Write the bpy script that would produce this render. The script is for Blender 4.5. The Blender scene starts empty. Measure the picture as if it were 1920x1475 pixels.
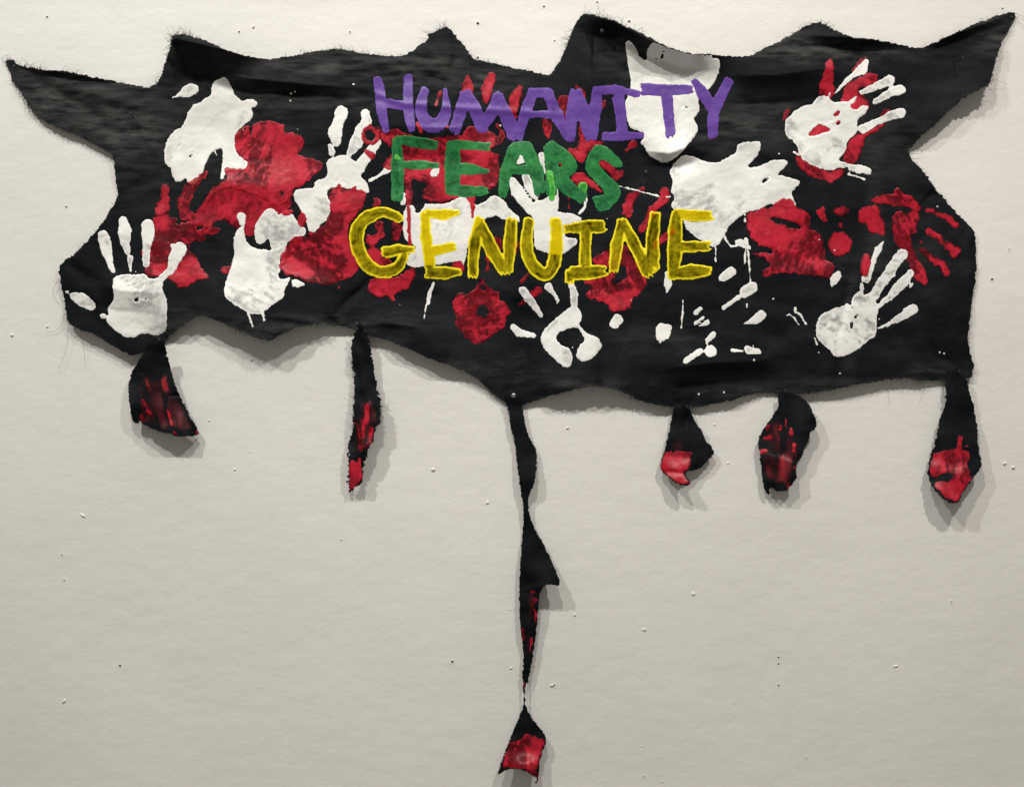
import bpy, math, random
import numpy as np

# ---------------------------------------------------------------- camera, world, lamps, exposure
S = 0.0008            # metres for one unit of the drawing (hand prints come out life size)
D = 2375.0            # camera distance in drawing units (1.9 m)
scene = bpy.context.scene
cam_d = bpy.data.cameras.new("camera"); cam = bpy.data.objects.new("camera", cam_d)
scene.collection.objects.link(cam); scene.camera = cam
cam.location = (0, -D*S, 0); cam.rotation_euler = (math.radians(90), 0, 0)
cam_d.sensor_width = 36; cam_d.lens = 36*D/1920; cam_d.clip_start = 0.05; cam_d.clip_end = 100

w = bpy.data.worlds.new("World"); scene.world = w; w.use_nodes = True
w.node_tree.nodes["Background"].inputs[0].default_value = (1.0, 0.935, 0.83, 1)
w.node_tree.nodes["Background"].inputs[1].default_value = 0.20

def lamp(x, y, z, aim, power, col, rad=0.042, cone=80):
    l = bpy.data.lights.new("gallery_spot_light", 'SPOT'); l.energy = power; l.color = col
    l.shadow_soft_size = rad; l.spot_size = math.radians(cone); l.spot_blend = 1.0
    o = bpy.data.objects.new("gallery_spot_light", l); scene.collection.objects.link(o)
    o.location = (x, y, z)
    from mathutils import Vector
    d = Vector(aim) - Vector((x, y, z)); o.rotation_euler = d.to_track_quat('-Z', 'Y').to_euler()
lamp(-1.45, -1.55, 2.15, (-0.55, 0, -0.10), 164, (1.0, 0.985, 0.94))
lamp(-0.30, -1.60, 2.15, (-0.05, 0, -0.28), 118, (1.0, 0.97, 0.92))
lamp(0.98, -1.60, 2.15, (0.62, 0, -0.42), 152, (1.0, 0.95, 0.90))

scene.view_settings.view_transform = 'Standard'; scene.view_settings.look = 'None'
scene.view_settings.exposure = 0.0; scene.view_settings.gamma = 1
try:
    scene.cycles.transparent_max_bounces = 24
except Exception: pass

# ---------------------------------------------------------------- helpers
rs = np.random.RandomState(7); random.seed(7)
LAT = rs.rand(8, 256, 256)
def vn(x, y, s, seed=0):
    """smooth value noise 0..1"""
    x = np.asarray(x, float)/s + 37.3*seed; y = np.asarray(y, float)/s + 11.7*seed
    xi = np.floor(x).astype(int); yi = np.floor(y).astype(int); fx = x-xi; fy = y-yi
    fx = fx*fx*(3-2*fx); fy = fy*fy*(3-2*fy); L = LAT[seed % 8]
    a = L[yi % 256, xi % 256]; b = L[yi % 256, (xi+1) % 256]
    c = L[(yi+1) % 256, xi % 256]; d = L[(yi+1) % 256, (xi+1) % 256]
    return (a*(1-fx)+b*fx)*(1-fy) + (c*(1-fx)+d*fx)*fy
def fbm(x, y, s, seed=0, o=4):
    t = 0; a = 1; n = 0
    for k in range(o):
        t = t + a*vn(x, y, s/2**k, seed+k); n += a; a *= .5
    return t/n
def sstep(a, b, x):
    t = np.clip((x-a)/(b-a), 0, 1); return t*t*(3-2*t)

TILE = dict(T1=(0,0,3.6875), T2=(240,0,3.6875), T3=(640,0,3.6875), T4=(1000,0,3.6875), T5=(1440,0,3.6875),
            T6=(60,360,3.6875), T7=(400,360,3.6875), T8=(800,360,3.6875), T9=(1180,360,3.6875), T0=(1440,360,3.6875),
            LS=(200,600,5.675), MS=(580,580,4.097), L1=(880,720,3.6875), L2=(880,1080,3.734),
            DD=(1180,720,4.8), RR=(1680,640,3.882), PX=(0,0,1.0))
def pts(tile, txt):
    ox, oy, s = TILE[tile]; out = []
    for t in txt.split():
        v = [float(q) for q in t.split(',')]
        out.append([ox+v[0]/s, oy+v[1]/s] + ([v[2]/s] if len(v) > 2 else []))
    return out
def parse(spec):
    ops = []
    for line in spec.strip().split('\n'):
        line = line.strip()
        if not line: continue
        k, tile, rest = line.split(None, 2)
        ops.append((k, pts(tile, rest)))
    return ops
def chaikin(P, n=2):
    P = np.array(P, float)
    for _ in range(n):
        Q = np.roll(P, -1, 0); A = .75*P+.25*Q; B = .25*P+.75*Q
        P = np.empty((2*len(A), 2)); P[0::2] = A; P[1::2] = B
    return P
def poly_sdf(X, Y, P):
    d2 = np.full(X.shape, 1e12); ins = np.zeros(X.shape, bool); n = len(P)
    for i in range(n):
        ax, ay = P[i]; bx, by = P[(i+1) % n]; ex = bx-ax; ey = by-ay; L = ex*ex+ey*ey+1e-9
        t = np.clip(((X-ax)*ex+(Y-ay)*ey)/L, 0, 1)
        d2 = np.minimum(d2, (X-ax-t*ex)**2+(Y-ay-t*ey)**2)
        if ay != by:
            ins ^= ((ay > Y) != (by > Y)) & (X < ex*(Y-ay)/(by-ay)+ax)
    d = np.sqrt(d2); return np.where(ins, -d, d)
def stroke_sdf(X, Y, Q):
    d = np.full(X.shape, 1e6)
    if len(Q) == 1: return np.hypot(X-Q[0][0], Y-Q[0][1]) - Q[0][2]
    for (ax, ay, ar), (bx, by, br) in zip(Q[:-1], Q[1:]):
        ex = bx-ax; ey = by-ay; L = ex*ex+ey*ey+1e-9
        t = np.clip(((X-ax)*ex+(Y-ay)*ey)/L, 0, 1)
        d = np.minimum(d, np.hypot(X-ax-t*ex, Y-ay-t*ey) - (ar+t*(br-ar)))
    return d
def brush_sdf(X, Y, Q):
    """a bristle brush pulled along Q: blunt ragged ends, streaks along the pull"""
    if len(Q) > 3:
        A = np.array(Q, float)
        for _ in range(2):
            B = [A[0]]
            for p, q in zip(A[:-1], A[1:]): B += [.75*p+.25*q, .25*p+.75*q]
            A = np.array(B+[A[-1]])
        Q = [tuple(p) for p in A]
    d = np.full(X.shape, 1e6); st = np.full(X.shape, .5); n = len(Q)-1; run = 0.0; seed = int(Q[0][0]*7+Q[0][1]) % 200
    for i, ((ax, ay, ar), (bx, by, br)) in enumerate(zip(Q[:-1], Q[1:])):
        ex = bx-ax; ey = by-ay; L = math.hypot(ex, ey)+1e-9
        al = ((X-ax)*ex+(Y-ay)*ey)/L; pe = ((X-ax)*ey-(Y-ay)*ex)/L; t = np.clip(al/L, 0, 1); r = ar+t*(br-ar)
        dd = np.hypot(X-ax-t*ex, Y-ay-t*ey) - r
        if i == 0: dd = np.maximum(dd, -al - ar*(.15+.75*vn(pe, pe*0, 3.2, seed % 8)))
        if i == n-1: dd = np.maximum(dd, al-L - br*(.10+1.0*vn(pe, pe*0+9, 2.6, (seed+3) % 8)))
        dd = dd + (vn(al+run, pe*0+seed, 16, 4)-.5)*1.6
        s = .6*vn(pe*1.0+seed, (al+run)/22, 2.6, 3)+.4*vn(pe+seed+7, (al+run)/9, 1.6, 5)
        st = np.where(dd < d, s, st); d = np.minimum(d, dd); run += L
    return d, st
def smin(a, b, k):
    h = np.clip(.5+.5*(b-a)/k, 0, 1); return b*(1-h)+a*h-k*h*(1-h)
def ops_bounds(ops, pad):
    P = [p for k, q in ops if k != 'H' for p in q]
    r = max([p[2] if len(p) > 2 else 0 for p in P])
    return (min(p[0] for p in P)-pad-r, min(p[1] for p in P)-pad-r, max(p[0] for p in P)+pad+r, max(p[1] for p in P)+pad+r)
def ops_sdf(X, Y, ops, k=1.6, smooth=2, streaks=None):
    f = np.full(X.shape, 1e6)
    for kind, q in ops:
        if kind == 'P': f = smin(f, poly_sdf(X, Y, chaikin(q, smooth)), k)
        elif kind == 'C': f = smin(f, poly_sdf(X, Y, np.array(q)), k)
        elif kind == 'B':
            g, s = brush_sdf(X, Y, q)
            if streaks is not None: streaks[:] = np.where(g < 0, s, streaks)
            f = smin(f, g, .6)
        elif kind == 'S': f = smin(f, stroke_sdf(X, Y, q), k)
    for kind, q in ops:
        if kind == 'H': f = np.maximum(f, -poly_sdf(X, Y, chaikin(q, 2)))
        elif kind == 'h': f = np.maximum(f, -stroke_sdf(X, Y, q))
    return f
def world(px, py, h):
    k = (D-h)/D*S
    return np.stack([(px-960)*k, -h*S, (737.5-py)*k], -1)

def link(o, parent=None):
    scene.collection.objects.link(o)
    if parent is not None: o.parent = parent
    return o
def tag(o, label=None, cat=None, group=None, kind=None):
    if label: o['label'] = label
    if cat: o['category'] = cat
    if group: o['group'] = group
    if kind: o['kind'] = kind
    return o
def mesh_np(name, V, F, mat, parent=None, smooth=True, attrs=None):
    """V (n,3) world; F (m,4) or list of faces"""
    me = bpy.data.meshes.new(name)
    if parent is not None: V = V - np.array(parent.location)
    if isinstance(F, np.ndarray):
        k = F.shape[1]
        me.vertices.add(len(V)); me.vertices.foreach_set('co', V.astype(np.float32).ravel())
        me.loops.add(F.size); me.loops.foreach_set('vertex_index', F.astype(np.int32).ravel())
        me.polygons.add(len(F)); me.polygons.foreach_set('loop_start', np.arange(0, F.size, k, dtype=np.int32))
        try: me.polygons.foreach_set('loop_total', np.full(len(F), k, np.int32))
        except Exception: pass
        me.update(calc_edges=True); me.validate()
    else:
        me.from_pydata([tuple(v) for v in V], [], F); me.update()
    me.polygons.foreach_set('use_smooth', np.full(len(me.polygons), smooth))
    for an, av in (attrs or {}).items():
        a = me.attributes.new(an, 'FLOAT', 'POINT'); a.data.foreach_set('value', av.astype(np.float32).ravel())
    me.materials.append(mat)
    o = bpy.data.objects.new(name, me); return link(o, parent)
def empty(name, px, py, h=0):
    o = bpy.data.objects.new(name, None); o.empty_display_size = .02
    o.location = tuple(world(np.float64(px), np.float64(py), np.float64(h))); return link(o)

def region(G, bounds, sdf_fn):
    """grid mesh of the inside of a field, its rim snapped onto the contour"""
    x0, y0, x1, y1 = bounds
    i0, i1 = int(math.floor(x0/G)), int(math.ceil(x1/G)); j0, j1 = int(math.floor(y0/G)), int(math.ceil(y1/G))
    I, J = np.meshgrid(np.arange(i0, i1+1), np.arange(j0, j1+1)); X = I*G*1.0; Y = J*G*1.0
    f = sdf_fn(X, Y); ins = f < 0
    cell = ins[:-1, :-1] | ins[1:, :-1] | ins[:-1, 1:] | ins[1:, 1:]
    gy, gx = np.gradient(f, G); gl = np.hypot(gx, gy)+1e-6
    mv = np.where(ins, 0, np.clip(f/gl, 0, 1.35*G))
    Xs = X-mv*gx/gl; Ys = Y-mv*gy/gl
    used = np.zeros(f.shape, bool)
    used[:-1, :-1] |= cell; used[1:, :-1] |= cell; used[:-1, 1:] |= cell; used[1:, 1:] |= cell
    idx = np.full(f.shape, -1); idx[used] = np.arange(used.sum())
    jj, ii = np.nonzero(cell)
    F = np.stack([idx[jj+1, ii], idx[jj+1, ii+1], idx[jj, ii+1], idx[jj, ii]], -1)
    return dict(x=Xs[used], y=Ys[used], f=np.minimum(f, 0)[used], out=(~ins)[used], F=F, I=I[used], J=J[used])

# ---------------------------------------------------------------- materials
def new_mat(name):
    m = bpy.data.materials.new(name); m.use_nodes = True; nt = m.node_tree
    return m, nt, nt.nodes, nt.links, nt.nodes['Principled BSDF'], nt.nodes['Material Output']
def nn(nt, t, **kw):
    n = nt.nodes.new(t)
    for k, v in kw.items(): setattr(n, k, v)
    return n
def noise(nt, vec, scale, detail=4, rough=.55, stretch=None):
    if stretch:
        mp = nn(nt, 'ShaderNodeMapping'); mp.inputs['Scale'].default_value = stretch
        nt.links.new(vec, mp.inputs['Vector']); vec = mp.outputs[0]
    n = nn(nt, 'ShaderNodeTexNoise'); n.inputs['Scale'].default_value = scale
    n.inputs['Detail'].default_value = detail; n.inputs['Roughness'].default_value = rough
    nt.links.new(vec, n.inputs['Vector']); return n.outputs['Fac']
def ramp(nt, fac, *stops):
    r = nn(nt, 'ShaderNodeValToRGB'); e = r.color_ramp.elements
    e[0].position, e[0].color = stops[0][0], (*stops[0][1], 1); e[1].position, e[1].color = stops[-1][0], (*stops[-1][1], 1)
    for p, c in stops[1:-1]:
        q = e.new(p); q.color = (*c, 1)
    nt.links.new(fac, r.inputs[0]); return r.outputs[0]
def math_n(nt, op, a, b, clamp=False):
    n = nn(nt, 'ShaderNodeMath', operation=op); n.use_clamp = clamp
    for i, v in enumerate((a, b)):
        if isinstance(v, (int, float)): n.inputs[i].default_value = v
        else: nt.links.new(v, n.inputs[i])
    return n.outputs[0]
def maprange(nt, v, a, b, c=0., d=1.):
    n = nn(nt, 'ShaderNodeMapRange'); n.inputs[1].default_value = a; n.inputs[2].default_value = b
    n.inputs[3].default_value = c; n.inputs[4].default_value = d; nt.links.new(v, n.inputs[0]); return n.outputs[0]
def bump(nt, h, strength, dist, prev=None):
    b = nn(nt, 'ShaderNodeBump'); b.inputs['Strength'].default_value = strength; b.inputs['Distance'].default_value = dist
    nt.links.new(h, b.inputs['Height'])
    if prev: nt.links.new(prev, b.inputs['Normal'])
    return b.outputs[0]
def obj_vec(nt):
    return nn(nt, 'ShaderNodeTexCoord').outputs['Object']

def mat_wall():
    m, nt, N, L, P, O = new_mat('wall_paint'); v = obj_vec(nt)
    big = noise(nt, v, 1.6, 3); c = ramp(nt, big, (.35, (.725, .71, .672)), (.65, (.765, .75, .71)))
    L.new(c, P.inputs['Base Color']); P.inputs['Roughness'].default_value = .42
    P.inputs['Specular IOR Level'].default_value = .35
    b1 = bump(nt, noise(nt, v, 34, 6, .62, (1, 1, 1.5)), .40, .0022)
    b2 = bump(nt, noise(nt, v, 170, 4, .6, (1, 1, 1.4)), .16, .0005, b1)
    vo = nn(nt, 'ShaderNodeTexVoronoi'); vo.inputs['Scale'].default_value = 46; L.new(v, vo.inputs['Vector'])
    sp = maprange(nt, vo.outputs['Distance'], .0, .13, 1, 0)
    L.new(bump(nt, sp, .15, .0006, b2), P.inputs['Normal']); return m
def mat_cloth():
    m, nt, N, L, P, O = new_mat('black_painted_canvas'); v = obj_vec(nt)
    a = noise(nt, v, 9, 6, .65); s = noise(nt, v, 14, 5, .62, (1, 1, 3.2)); g = noise(nt, v, 2.6, 3, .5)
    k = math_n(nt, 'ADD', math_n(nt, 'ADD', math_n(nt, 'MULTIPLY', a, .38), math_n(nt, 'MULTIPLY', s, .36)), math_n(nt, 'MULTIPLY', g, .32))
    c = ramp(nt, k, (.38, (.0006, .0013, .0026)), (.48, (.0016, .0026, .0040)), (.57, (.0050, .0062, .0078)), (.70, (.017, .0175, .0185)))
    at = nn(nt, 'ShaderNodeAttribute'); at.attribute_name = 'dust'  # grey sheen of the lit zones, painted into the base colour
    sheen_fac = math_n(nt, 'MULTIPLY', at.outputs['Fac'], maprange(nt, noise(nt, v, 26, 6, .6, (1, 1, 4.5)), .36, .70))
    mc = nn(nt, 'ShaderNodeMix', data_type='RGBA'); L.new(sheen_fac, mc.inputs[0]); L.new(c, mc.inputs[6]); mc.inputs[7].default_value = (.085, .083, .078, 1)
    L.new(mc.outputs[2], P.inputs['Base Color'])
    r = maprange(nt, k, .38, .62, .62, .46); L.new(r, P.inputs['Roughness'])
    P.inputs['Specular IOR Level'].default_value = .10; P.inputs['Specular Tint'].default_value = (.90, .96, 1.0, 1)
    wv = nn(nt, 'ShaderNodeTexWave', bands_direction='X'); wv.inputs['Scale'].default_value = 330; L.new(v, wv.inputs['Vector'])
    wz = nn(nt, 'ShaderNodeTexWave', bands_direction='Z'); wz.inputs['Scale'].default_value = 330; L.new(v, wz.inputs['Vector'])
    wsum = math_n(nt, 'ADD', wv.outputs['Fac'], wz.outputs['Fac'])
    b1 = bump(nt, wsum, .5, .0003)
    b2 = bump(nt, noise(nt, v, 30, 6, .6), .45, .0035, b1)
    b3 = bump(nt, noise(nt, v, 60, 3, .5, (1, 1, 7)), .25, .0010, b2)
    L.new(b3, P.inputs['Normal']); return m
def mat_paint(name, c_thin, c_mid, c_thick, lo=.2, hi=.75, fine=.5, rough=.36, stretch=(1, 1, 1), fs=110, bd=.0009, tint=(1, 1, 1)):
    """acrylic: opacity follows how much paint is left ('cov'), colour follows thickness"""
    m, nt, N, L, P, O = new_mat(name); v = obj_vec(nt)
    at = nn(nt, 'ShaderNodeAttribute'); at.attribute_name = 'cov'
    n1 = noise(nt, v, fs, 5, .7, stretch); n2 = noise(nt, v, 28, 4, .6, stretch)
    k = math_n(nt, 'ADD', at.outputs['Fac'], math_n(nt, 'MULTIPLY', math_n(nt, 'SUBTRACT', n1, .5), fine))
    fac = maprange(nt, k, lo, hi)
    kk = math_n(nt, 'ADD', math_n(nt, 'MULTIPLY', n2, .7), math_n(nt, 'MULTIPLY', k, .35))
    L.new(ramp(nt, kk, (.42, c_thin), (.62, c_mid), (.85, c_thick)), P.inputs['Base Color'])
    P.inputs['Roughness'].default_value = rough; P.inputs['Specular IOR Level'].default_value = .45
    b1 = bump(nt, n2, .5, bd*3); b2 = bump(nt, n1, .45, bd, b1); L.new(b2, P.inputs['Normal'])
    tr = nn(nt, 'ShaderNodeBsdfTransparent'); tr.inputs[0].default_value = (*tint, 1); mx = nn(nt, 'ShaderNodeMixShader')
    L.new(fac, mx.inputs[0]); L.new(tr.outputs[0], mx.inputs[1]); L.new(P.outputs[0], mx.inputs[2])
    L.new(mx.outputs[0], O.inputs[0]); return m
def mat_plain(name, col, rough, metal=0):
    m, nt, N, L, P, O = new_mat(name); P.inputs['Base Color'].default_value = (*col, 1)
    n = noise(nt, obj_vec(nt), 400, 3); L.new(maprange(nt, n, .3, .7, rough*.8, rough*1.2), P.inputs['Roughness'])
    P.inputs['Metallic'].default_value = metal; return m
M = dict(
    wall=mat_wall(), cloth=mat_cloth(),
    W=mat_paint('white_acrylic', (.64, .64, .61), (.76, .755, .72), (.82, .81, .77), lo=.1, hi=.80, fine=.45, fs=120, bd=.0006),
    R=mat_paint('red_acrylic', (.20, .003, .012), (.41, .004, .020), (.56, .009, .034), lo=.02, hi=1.0, fine=.7, rough=.42, fs=130, bd=.0006, tint=(.95, .45, .45)),
    D=mat_paint('dark_red_wash', (.07, .002, .006), (.14, .003, .010), (.30, .006, .018), lo=.0, hi=1.0, fine=.45, rough=.5, fs=90, bd=.0004),
    P=mat_paint('purple_acrylic', (.085, .032, .235), (.105, .040, .275), (.13, .055, .32), lo=.0, hi=.6, fine=.35, rough=.42, bd=.0005, tint=(.5, .4, .8)),
    G=mat_paint('green_acrylic', (.008, .11, .030), (.012, .16, .042), (.03, .24, .055), lo=.05, hi=.95, fine=.5, rough=.38, bd=.0006, tint=(.35, .7, .4)),
    L=mat_paint('light_green_acrylic', (.02, .22, .03), (.05, .38, .04), (.16, .52, .10), lo=.1, hi=.9, fine=.6, rough=.35, tint=(.5, .9, .5)),
    Y=mat_paint('yellow_acrylic', (.74, .60, .006), (.82, .67, .008), (.88, .74, .016), lo=.0, hi=1.0, fine=.14, rough=.22, bd=.0006, tint=(.93, .80, .05)),
    thread=mat_plain('black_thread', (.012, .012, .013), .9), grey=mat_plain('grey_thread', (.10, .10, .095), .9),
    steel=mat_plain('nail_steel', (.45, .46, .47), .3, 1), dark=mat_plain('dark_nail', (.03, .03, .032), .4, .6),
    plaster=mat_plain('plaster_hole', (.45, .42, .36), .9))

# ---------------------------------------------------------------- wall with real nail holes
HOLES = [(90,32,2.6),(450,62,2.4),(898,43,3.4),(1021,11,2.6),(1180,39,3),(1461,1232,2.2),(1461,1246,2.4),(1461,1284,2.2),(223,1250,3),
         (850,1240,3),(124,388,2.4),(1862,525,3.2),(1119,6,2.2),(657,62,2.2),(897,110,2.8),(1881,16,2.2),(472,676,2),(118,1040,1.8),
         (119,1090,1.8),(1208,1458,1.8),(1512,1420,1.6),(1042,76,2),(1786,1130,1.6),(1894,470,1.6),(640,1012,1.6),(1042,1283,2)]
def build_wall():
    G = 4.0
    xs = np.concatenate([[-3200, -1200, -300, -100], np.arange(-40, 1964, G), [2020, 2220, 3100, 5100]])
    ys = np.concatenate([[-3000, -1200, -300, -100], np.arange(-40, 1520, G), [1580, 1780, 1990, 2250]])
    X, Y = np.meshgrid(xs, ys)
    edge = sstep(-60, 20, X)*sstep(1990, 1900, X)*sstep(-60, 20, Y)*sstep(1540, 1460, Y)
    h = ((fbm(X, Y*1.6, 46, 1, 4)-.5)*.8 + (fbm(X, Y, 260, 3, 2)-.5)*5.0 - 1.6)*edge
    ny, nx = X.shape
    V = list(map(tuple, np.stack([(X-960)*S, -h*S, (737.5-Y)*S], -1).reshape(-1, 3)))
    jj, ii = np.meshgrid(np.arange(ny-1), np.arange(nx-1), indexing='ij'); a = (jj*nx+ii)
    F = np.stack([a+nx, a+nx+1, a+1, a], -1).reshape(-1, 4)
    keep = np.ones(len(F), bool); extra = []; pits = []
    for (hx, hy, r) in HOLES:
        i = np.searchsorted(xs, hx)-1; j = np.searchsorted(ys, hy)-1
        # open a 2x2 block of cells and run its rim into the round mouth of the hole
        i -= 0 if hx-xs[i] > G/2 else 1; j -= 0 if hy-ys[j] > G/2 else 1
        for dj in (0, 1):
            for di in (0, 1): keep[(j+dj)*(nx-1)+i+di] = False
        ring = [(0,0),(1,0),(2,0),(2,1),(2,2),(1,2),(0,2),(0,1)]
        outer = [(j+q)*nx+i+p for p, q in ring]; hh = float(h[j+1, i+1]); cx = xs[i+1]; cy = ys[j+1]
        base = len(V); rr = min(r*.82, 3.2)
        for k, (p, q) in enumerate(ring):
            an = math.atan2(q-1, p-1); ra = rr*(1+.22*math.sin(k*2.3+hx))
            V.append(((cx+ra*math.cos(an)-960)*S, -(hh+.5)*S, (737.5-cy-ra*math.sin(an))*S))
        for k in range(8):
            k2 = (k+1) % 8; extra.append((outer[k2], outer[k], base+k, base+k2))
        pits.append([V[base+k] for k in range(8)])
    FF = [tuple(map(int, f)) for f in F[keep]] + [tuple(map(int, e)) for e in extra]
    wl = mesh_np('wall', np.array(V), FF, M['wall']); tag(wl, kind='structure')
    for rim in pits:
        c = np.mean(rim, 0); v = [np.array(p) for p in rim]
        r2 = [c+(p-c)*.75+np.array((0, .004, 0)) for p in v]; r3 = [c+(p-c)*.55+np.array((0, .016, 0)) for p in v]
        vv = np.array(v+r2+r3+[c+np.array((0, .017, 0))]); f = []
        for k in range(8):
            k2 = (k+1) % 8; f += [(k2, k, 8+k, 8+k2), (8+k2, 8+k, 16+k, 16+k2), (16+k2, 16+k, 24)]
        mesh_np('nail_hole', vv, f, M['plaster'], wl)
    # hardened paint lumps and grit under the wall paint
    sp = [(475,50,5,3),(155,966,6,3),(120,1314,6,3.5),(1300,1113,5,3),(1680,1248,5,3),(22,628,5,3),(1064,802,4,3),(1365,868,5,2.5),
          (1350,872,3,2),(1340,796,4,2.4),(1884,868,4,2.5),(1900,876,4,2.5),(956,1142,3,2),(1035,1284,3,4),(88,612,3,2),(1078,1152,5,3),
          (958,1252,4,2.5),(914,942,4,2),(392,788,4,2.5),(440,880,4,2),(812,880,5,2),(1208,1180,5,2)]
    for _ in range(20): sp.append((random.uniform(0, 1920), random.uniform(0, 1475), random.uniform(.8, 1.8), random.uniform(.1, .5)))
    V = []; F = []
    for (x, y, r, hh) in sp:
        hh *= .3; r *= .8; b = len(V); ax = random.uniform(.6, 1.3); rot = random.uniform(0, 3)
        for ri, (q, z) in enumerate(((1, -2.8), (.7, -.5), (.35, .1))):
            for k in range(8):
                an = k*math.pi/4; dx = r*q*ax*math.cos(an); dy = r*q/ax*math.sin(an)
                px = x+dx*math.cos(rot)-dy*math.sin(rot); py = y+dx*math.sin(rot)+dy*math.cos(rot)
                V.append(((px-960)*S, -(z+hh*(ri/2))*S, (737.5-py)*S))
        V.append(((x-960)*S, -(hh+.3)*S, (737.5-y)*S))
        for ri in (0, 1):
            for k in range(8):
                k2 = (k+1) % 8; F.append((b+ri*8+k, b+ri*8+8+k, b+ri*8+8+k2, b+ri*8+k2))
        for k in range(8): F.append((b+16+k, b+24, b+16+(k+1) % 8))
    o = mesh_np('paint_lumps', np.array(V), F, M['wall'], wl); tag(o, kind='stuff')
build_wall()

# ---------------------------------------------------------------- the cloth pieces
class Piece:
    """a torn piece of canvas: outline, relief above the wall, paint built up on it"""
    def __init__(s, root, outline, G, ctrl, folds=(), power=2.2, rough=1.0, base_noise=1.0, dust=()):
        s.dust = dust
        s.root = root; s.G = G; s.ctrl = ctrl; s.folds = folds; s.power = power; s.rough = rough; s.bn = base_noise
        s.P = chaikin(outline, 1); s.th = {}
        b = (s.P[:, 0].min()-6, s.P[:, 1].min()-6, s.P[:, 0].max()+6, s.P[:, 1].max()+6)
        s.bounds = b
        s.nx0 = int(b[0]/G)-4; s.ny0 = int(b[1]/G)-4
        s.TH = np.zeros((int((b[3]-b[1])/G)+14, int((b[2]-b[0])/G)+14))
    def H(s, x, y):
        x = np.asarray(x, float); y = np.asarray(y, float); num = np.zeros(x.shape); den = np.zeros(x.shape)
        for cx, cy, ch in s.ctrl:
            wgt = 1/((x-cx)**2+(y-cy)**2+60)**(s.power/2); num += wgt*ch; den += wgt
        h = num/den
        for (P, wd, amp, mode) in s.folds:
            d = np.full(x.shape, 1e6); sd = np.zeros(x.shape); along = np.zeros(x.shape); n = len(P)-1
            for i, ((ax, ay), (bx, by)) in enumerate(zip(P[:-1], P[1:])):
                ex = bx-ax; ey = by-ay; LL = math.hypot(ex, ey)+1e-6
                t = np.clip(((x-ax)*ex+(y-ay)*ey)/LL**2, 0, 1); dd = np.hypot(x-ax-t*ex, y-ay-t*ey)
                m = dd < d; d = np.where(m, dd, d); sd = np.where(m, ((x-ax)*ey-(y-ay)*ex)/LL, sd); along = np.where(m, (i+t)/n, along)
            if mode == 'r': h = h + amp*np.exp(-(d/wd)**2)*(.35+.65*np.sin(np.clip(along, 0, 1)*math.pi))
            elif mode == 'l':   # lip: the edge leans out of the wall
                q = 1-d/wd; q = np.where(q > .12, q, np.where(q > -.12, (q+.12)**2/.48, 0))
                h = h + amp*q*sstep(-.02, .25, along)*sstep(1.02, .75, along)
            elif mode == 'v':   # overhang above a line, flat below it
                u = np.where(sd > 0, d, 0)/wd; q = np.where(u < 1, u, np.exp(-(u-1)/1.4)); q = q*sstep(0, .25, u)**.3
                tp = sstep(0, .38, along)*sstep(1, .62, along)
                h = h + amp*q*tp
            elif mode == 's':   # a step: steep on one side, long tail on the other
                ww = np.where(sd > 0, wd, wd*3.5); h = h + amp*np.exp(-(d/ww)**2)*np.sqrt(np.clip(np.sin(np.clip(along, .0, 1)*math.pi), 0, 1))
        h = h + s.bn*((fbm(x, y*1.5, 150, 2, 3)-.5)*13 + (fbm(x, y, 34, 5, 3)-.5)*2.6)
        return np.maximum(h, 1.2)
    def fabric(s):
        def f(X, Y):
            d = poly_sdf(X, Y, s.P)
            return d + s.rough*((vn(X, Y, 7, 1)-.5)*2.2 + (vn(X, Y, 3.0, 2)-.5)*2.6 + sstep(.45, .8, vn(X, Y, 22, 4))*(vn(X, Y, 2.6, 6)-.4)*3.5)
        r = region(s.G, s.bounds, f)
        h = s.H(r['x'], r['y'])
        x, y = r['x'], r['y']; sheen_v = np.zeros(x.shape)
        for cx, cy, rx, ry, a in s.dust: sheen_v += a*np.exp(-((x-cx)/rx)**2-((y-cy)/ry)**2)
        sheen_v = np.clip(sheen_v, 0, 1)*(.4+1.2*fbm(x/4, y, 14, 3, 4)) + .5*np.clip(1+r['f']/5, 0, 1)*fbm(x, y, 30, 1, 2)**2*(len(s.dust) > 0)  # painted sheen broken into streaks, plus a paler rim at the edge
        o = mesh_np('fabric', world(x, y, h), r['F'], M['cloth'], s.root, attrs=dict(dust=np.clip(sheen_v, 0, 1)))
        md = o.modifiers.new('thickness', 'SOLIDIFY'); md.thickness = .0007; md.offset = -1
        s.obj = o
    def paint(s, name, spec, mat, thin=.3, thick=.9, label=None, edge=None, rag=1.0, bead=.3, clip=True, midthin=0, kind=None, ang=None, wash=None, fade=0, even=None):
        ops = parse(spec); b = ops_bounds(ops, 3*s.G); seed = hash_str(spec) % 5
        if edge is None: edge = {'R': -.55, 'W': .1, 'Y': .35, 'G': .0, 'P': .15, 'L': .1, 'D': 0}[mat]
        if mat == 'W' and thin > .6: edge = -.15
        hold = {}
        def f(X, Y):
            st = np.full(X.shape, .5); d = ops_sdf(X, Y, ops, streaks=st); hold['st'] = st; hold['X'] = X
            d = d + rag*((fbm(X, Y, 9, seed, 3)-.5)*3.4) + (.9 if mat in 'WR' else .4)*(vn(X, Y, 3.1, 3)-.5)*1.9
            if mat in 'RD':
                a = (seed*.8+.4) if ang is None else ang; ca, sa = math.cos(a), math.sin(a)
                d = d + rag*((fbm((X*ca+Y*sa)/3.5, -X*sa+Y*ca, 5, seed+1, 2)-.5)*3.6)
            if clip: d = np.maximum(d, poly_sdf(X, Y, s.P)+1.2)
            return d
        r = region(s.G, b, f); thick = thick*.62; bead = bead*.55
        if len(r['F']) == 0: return None
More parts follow.
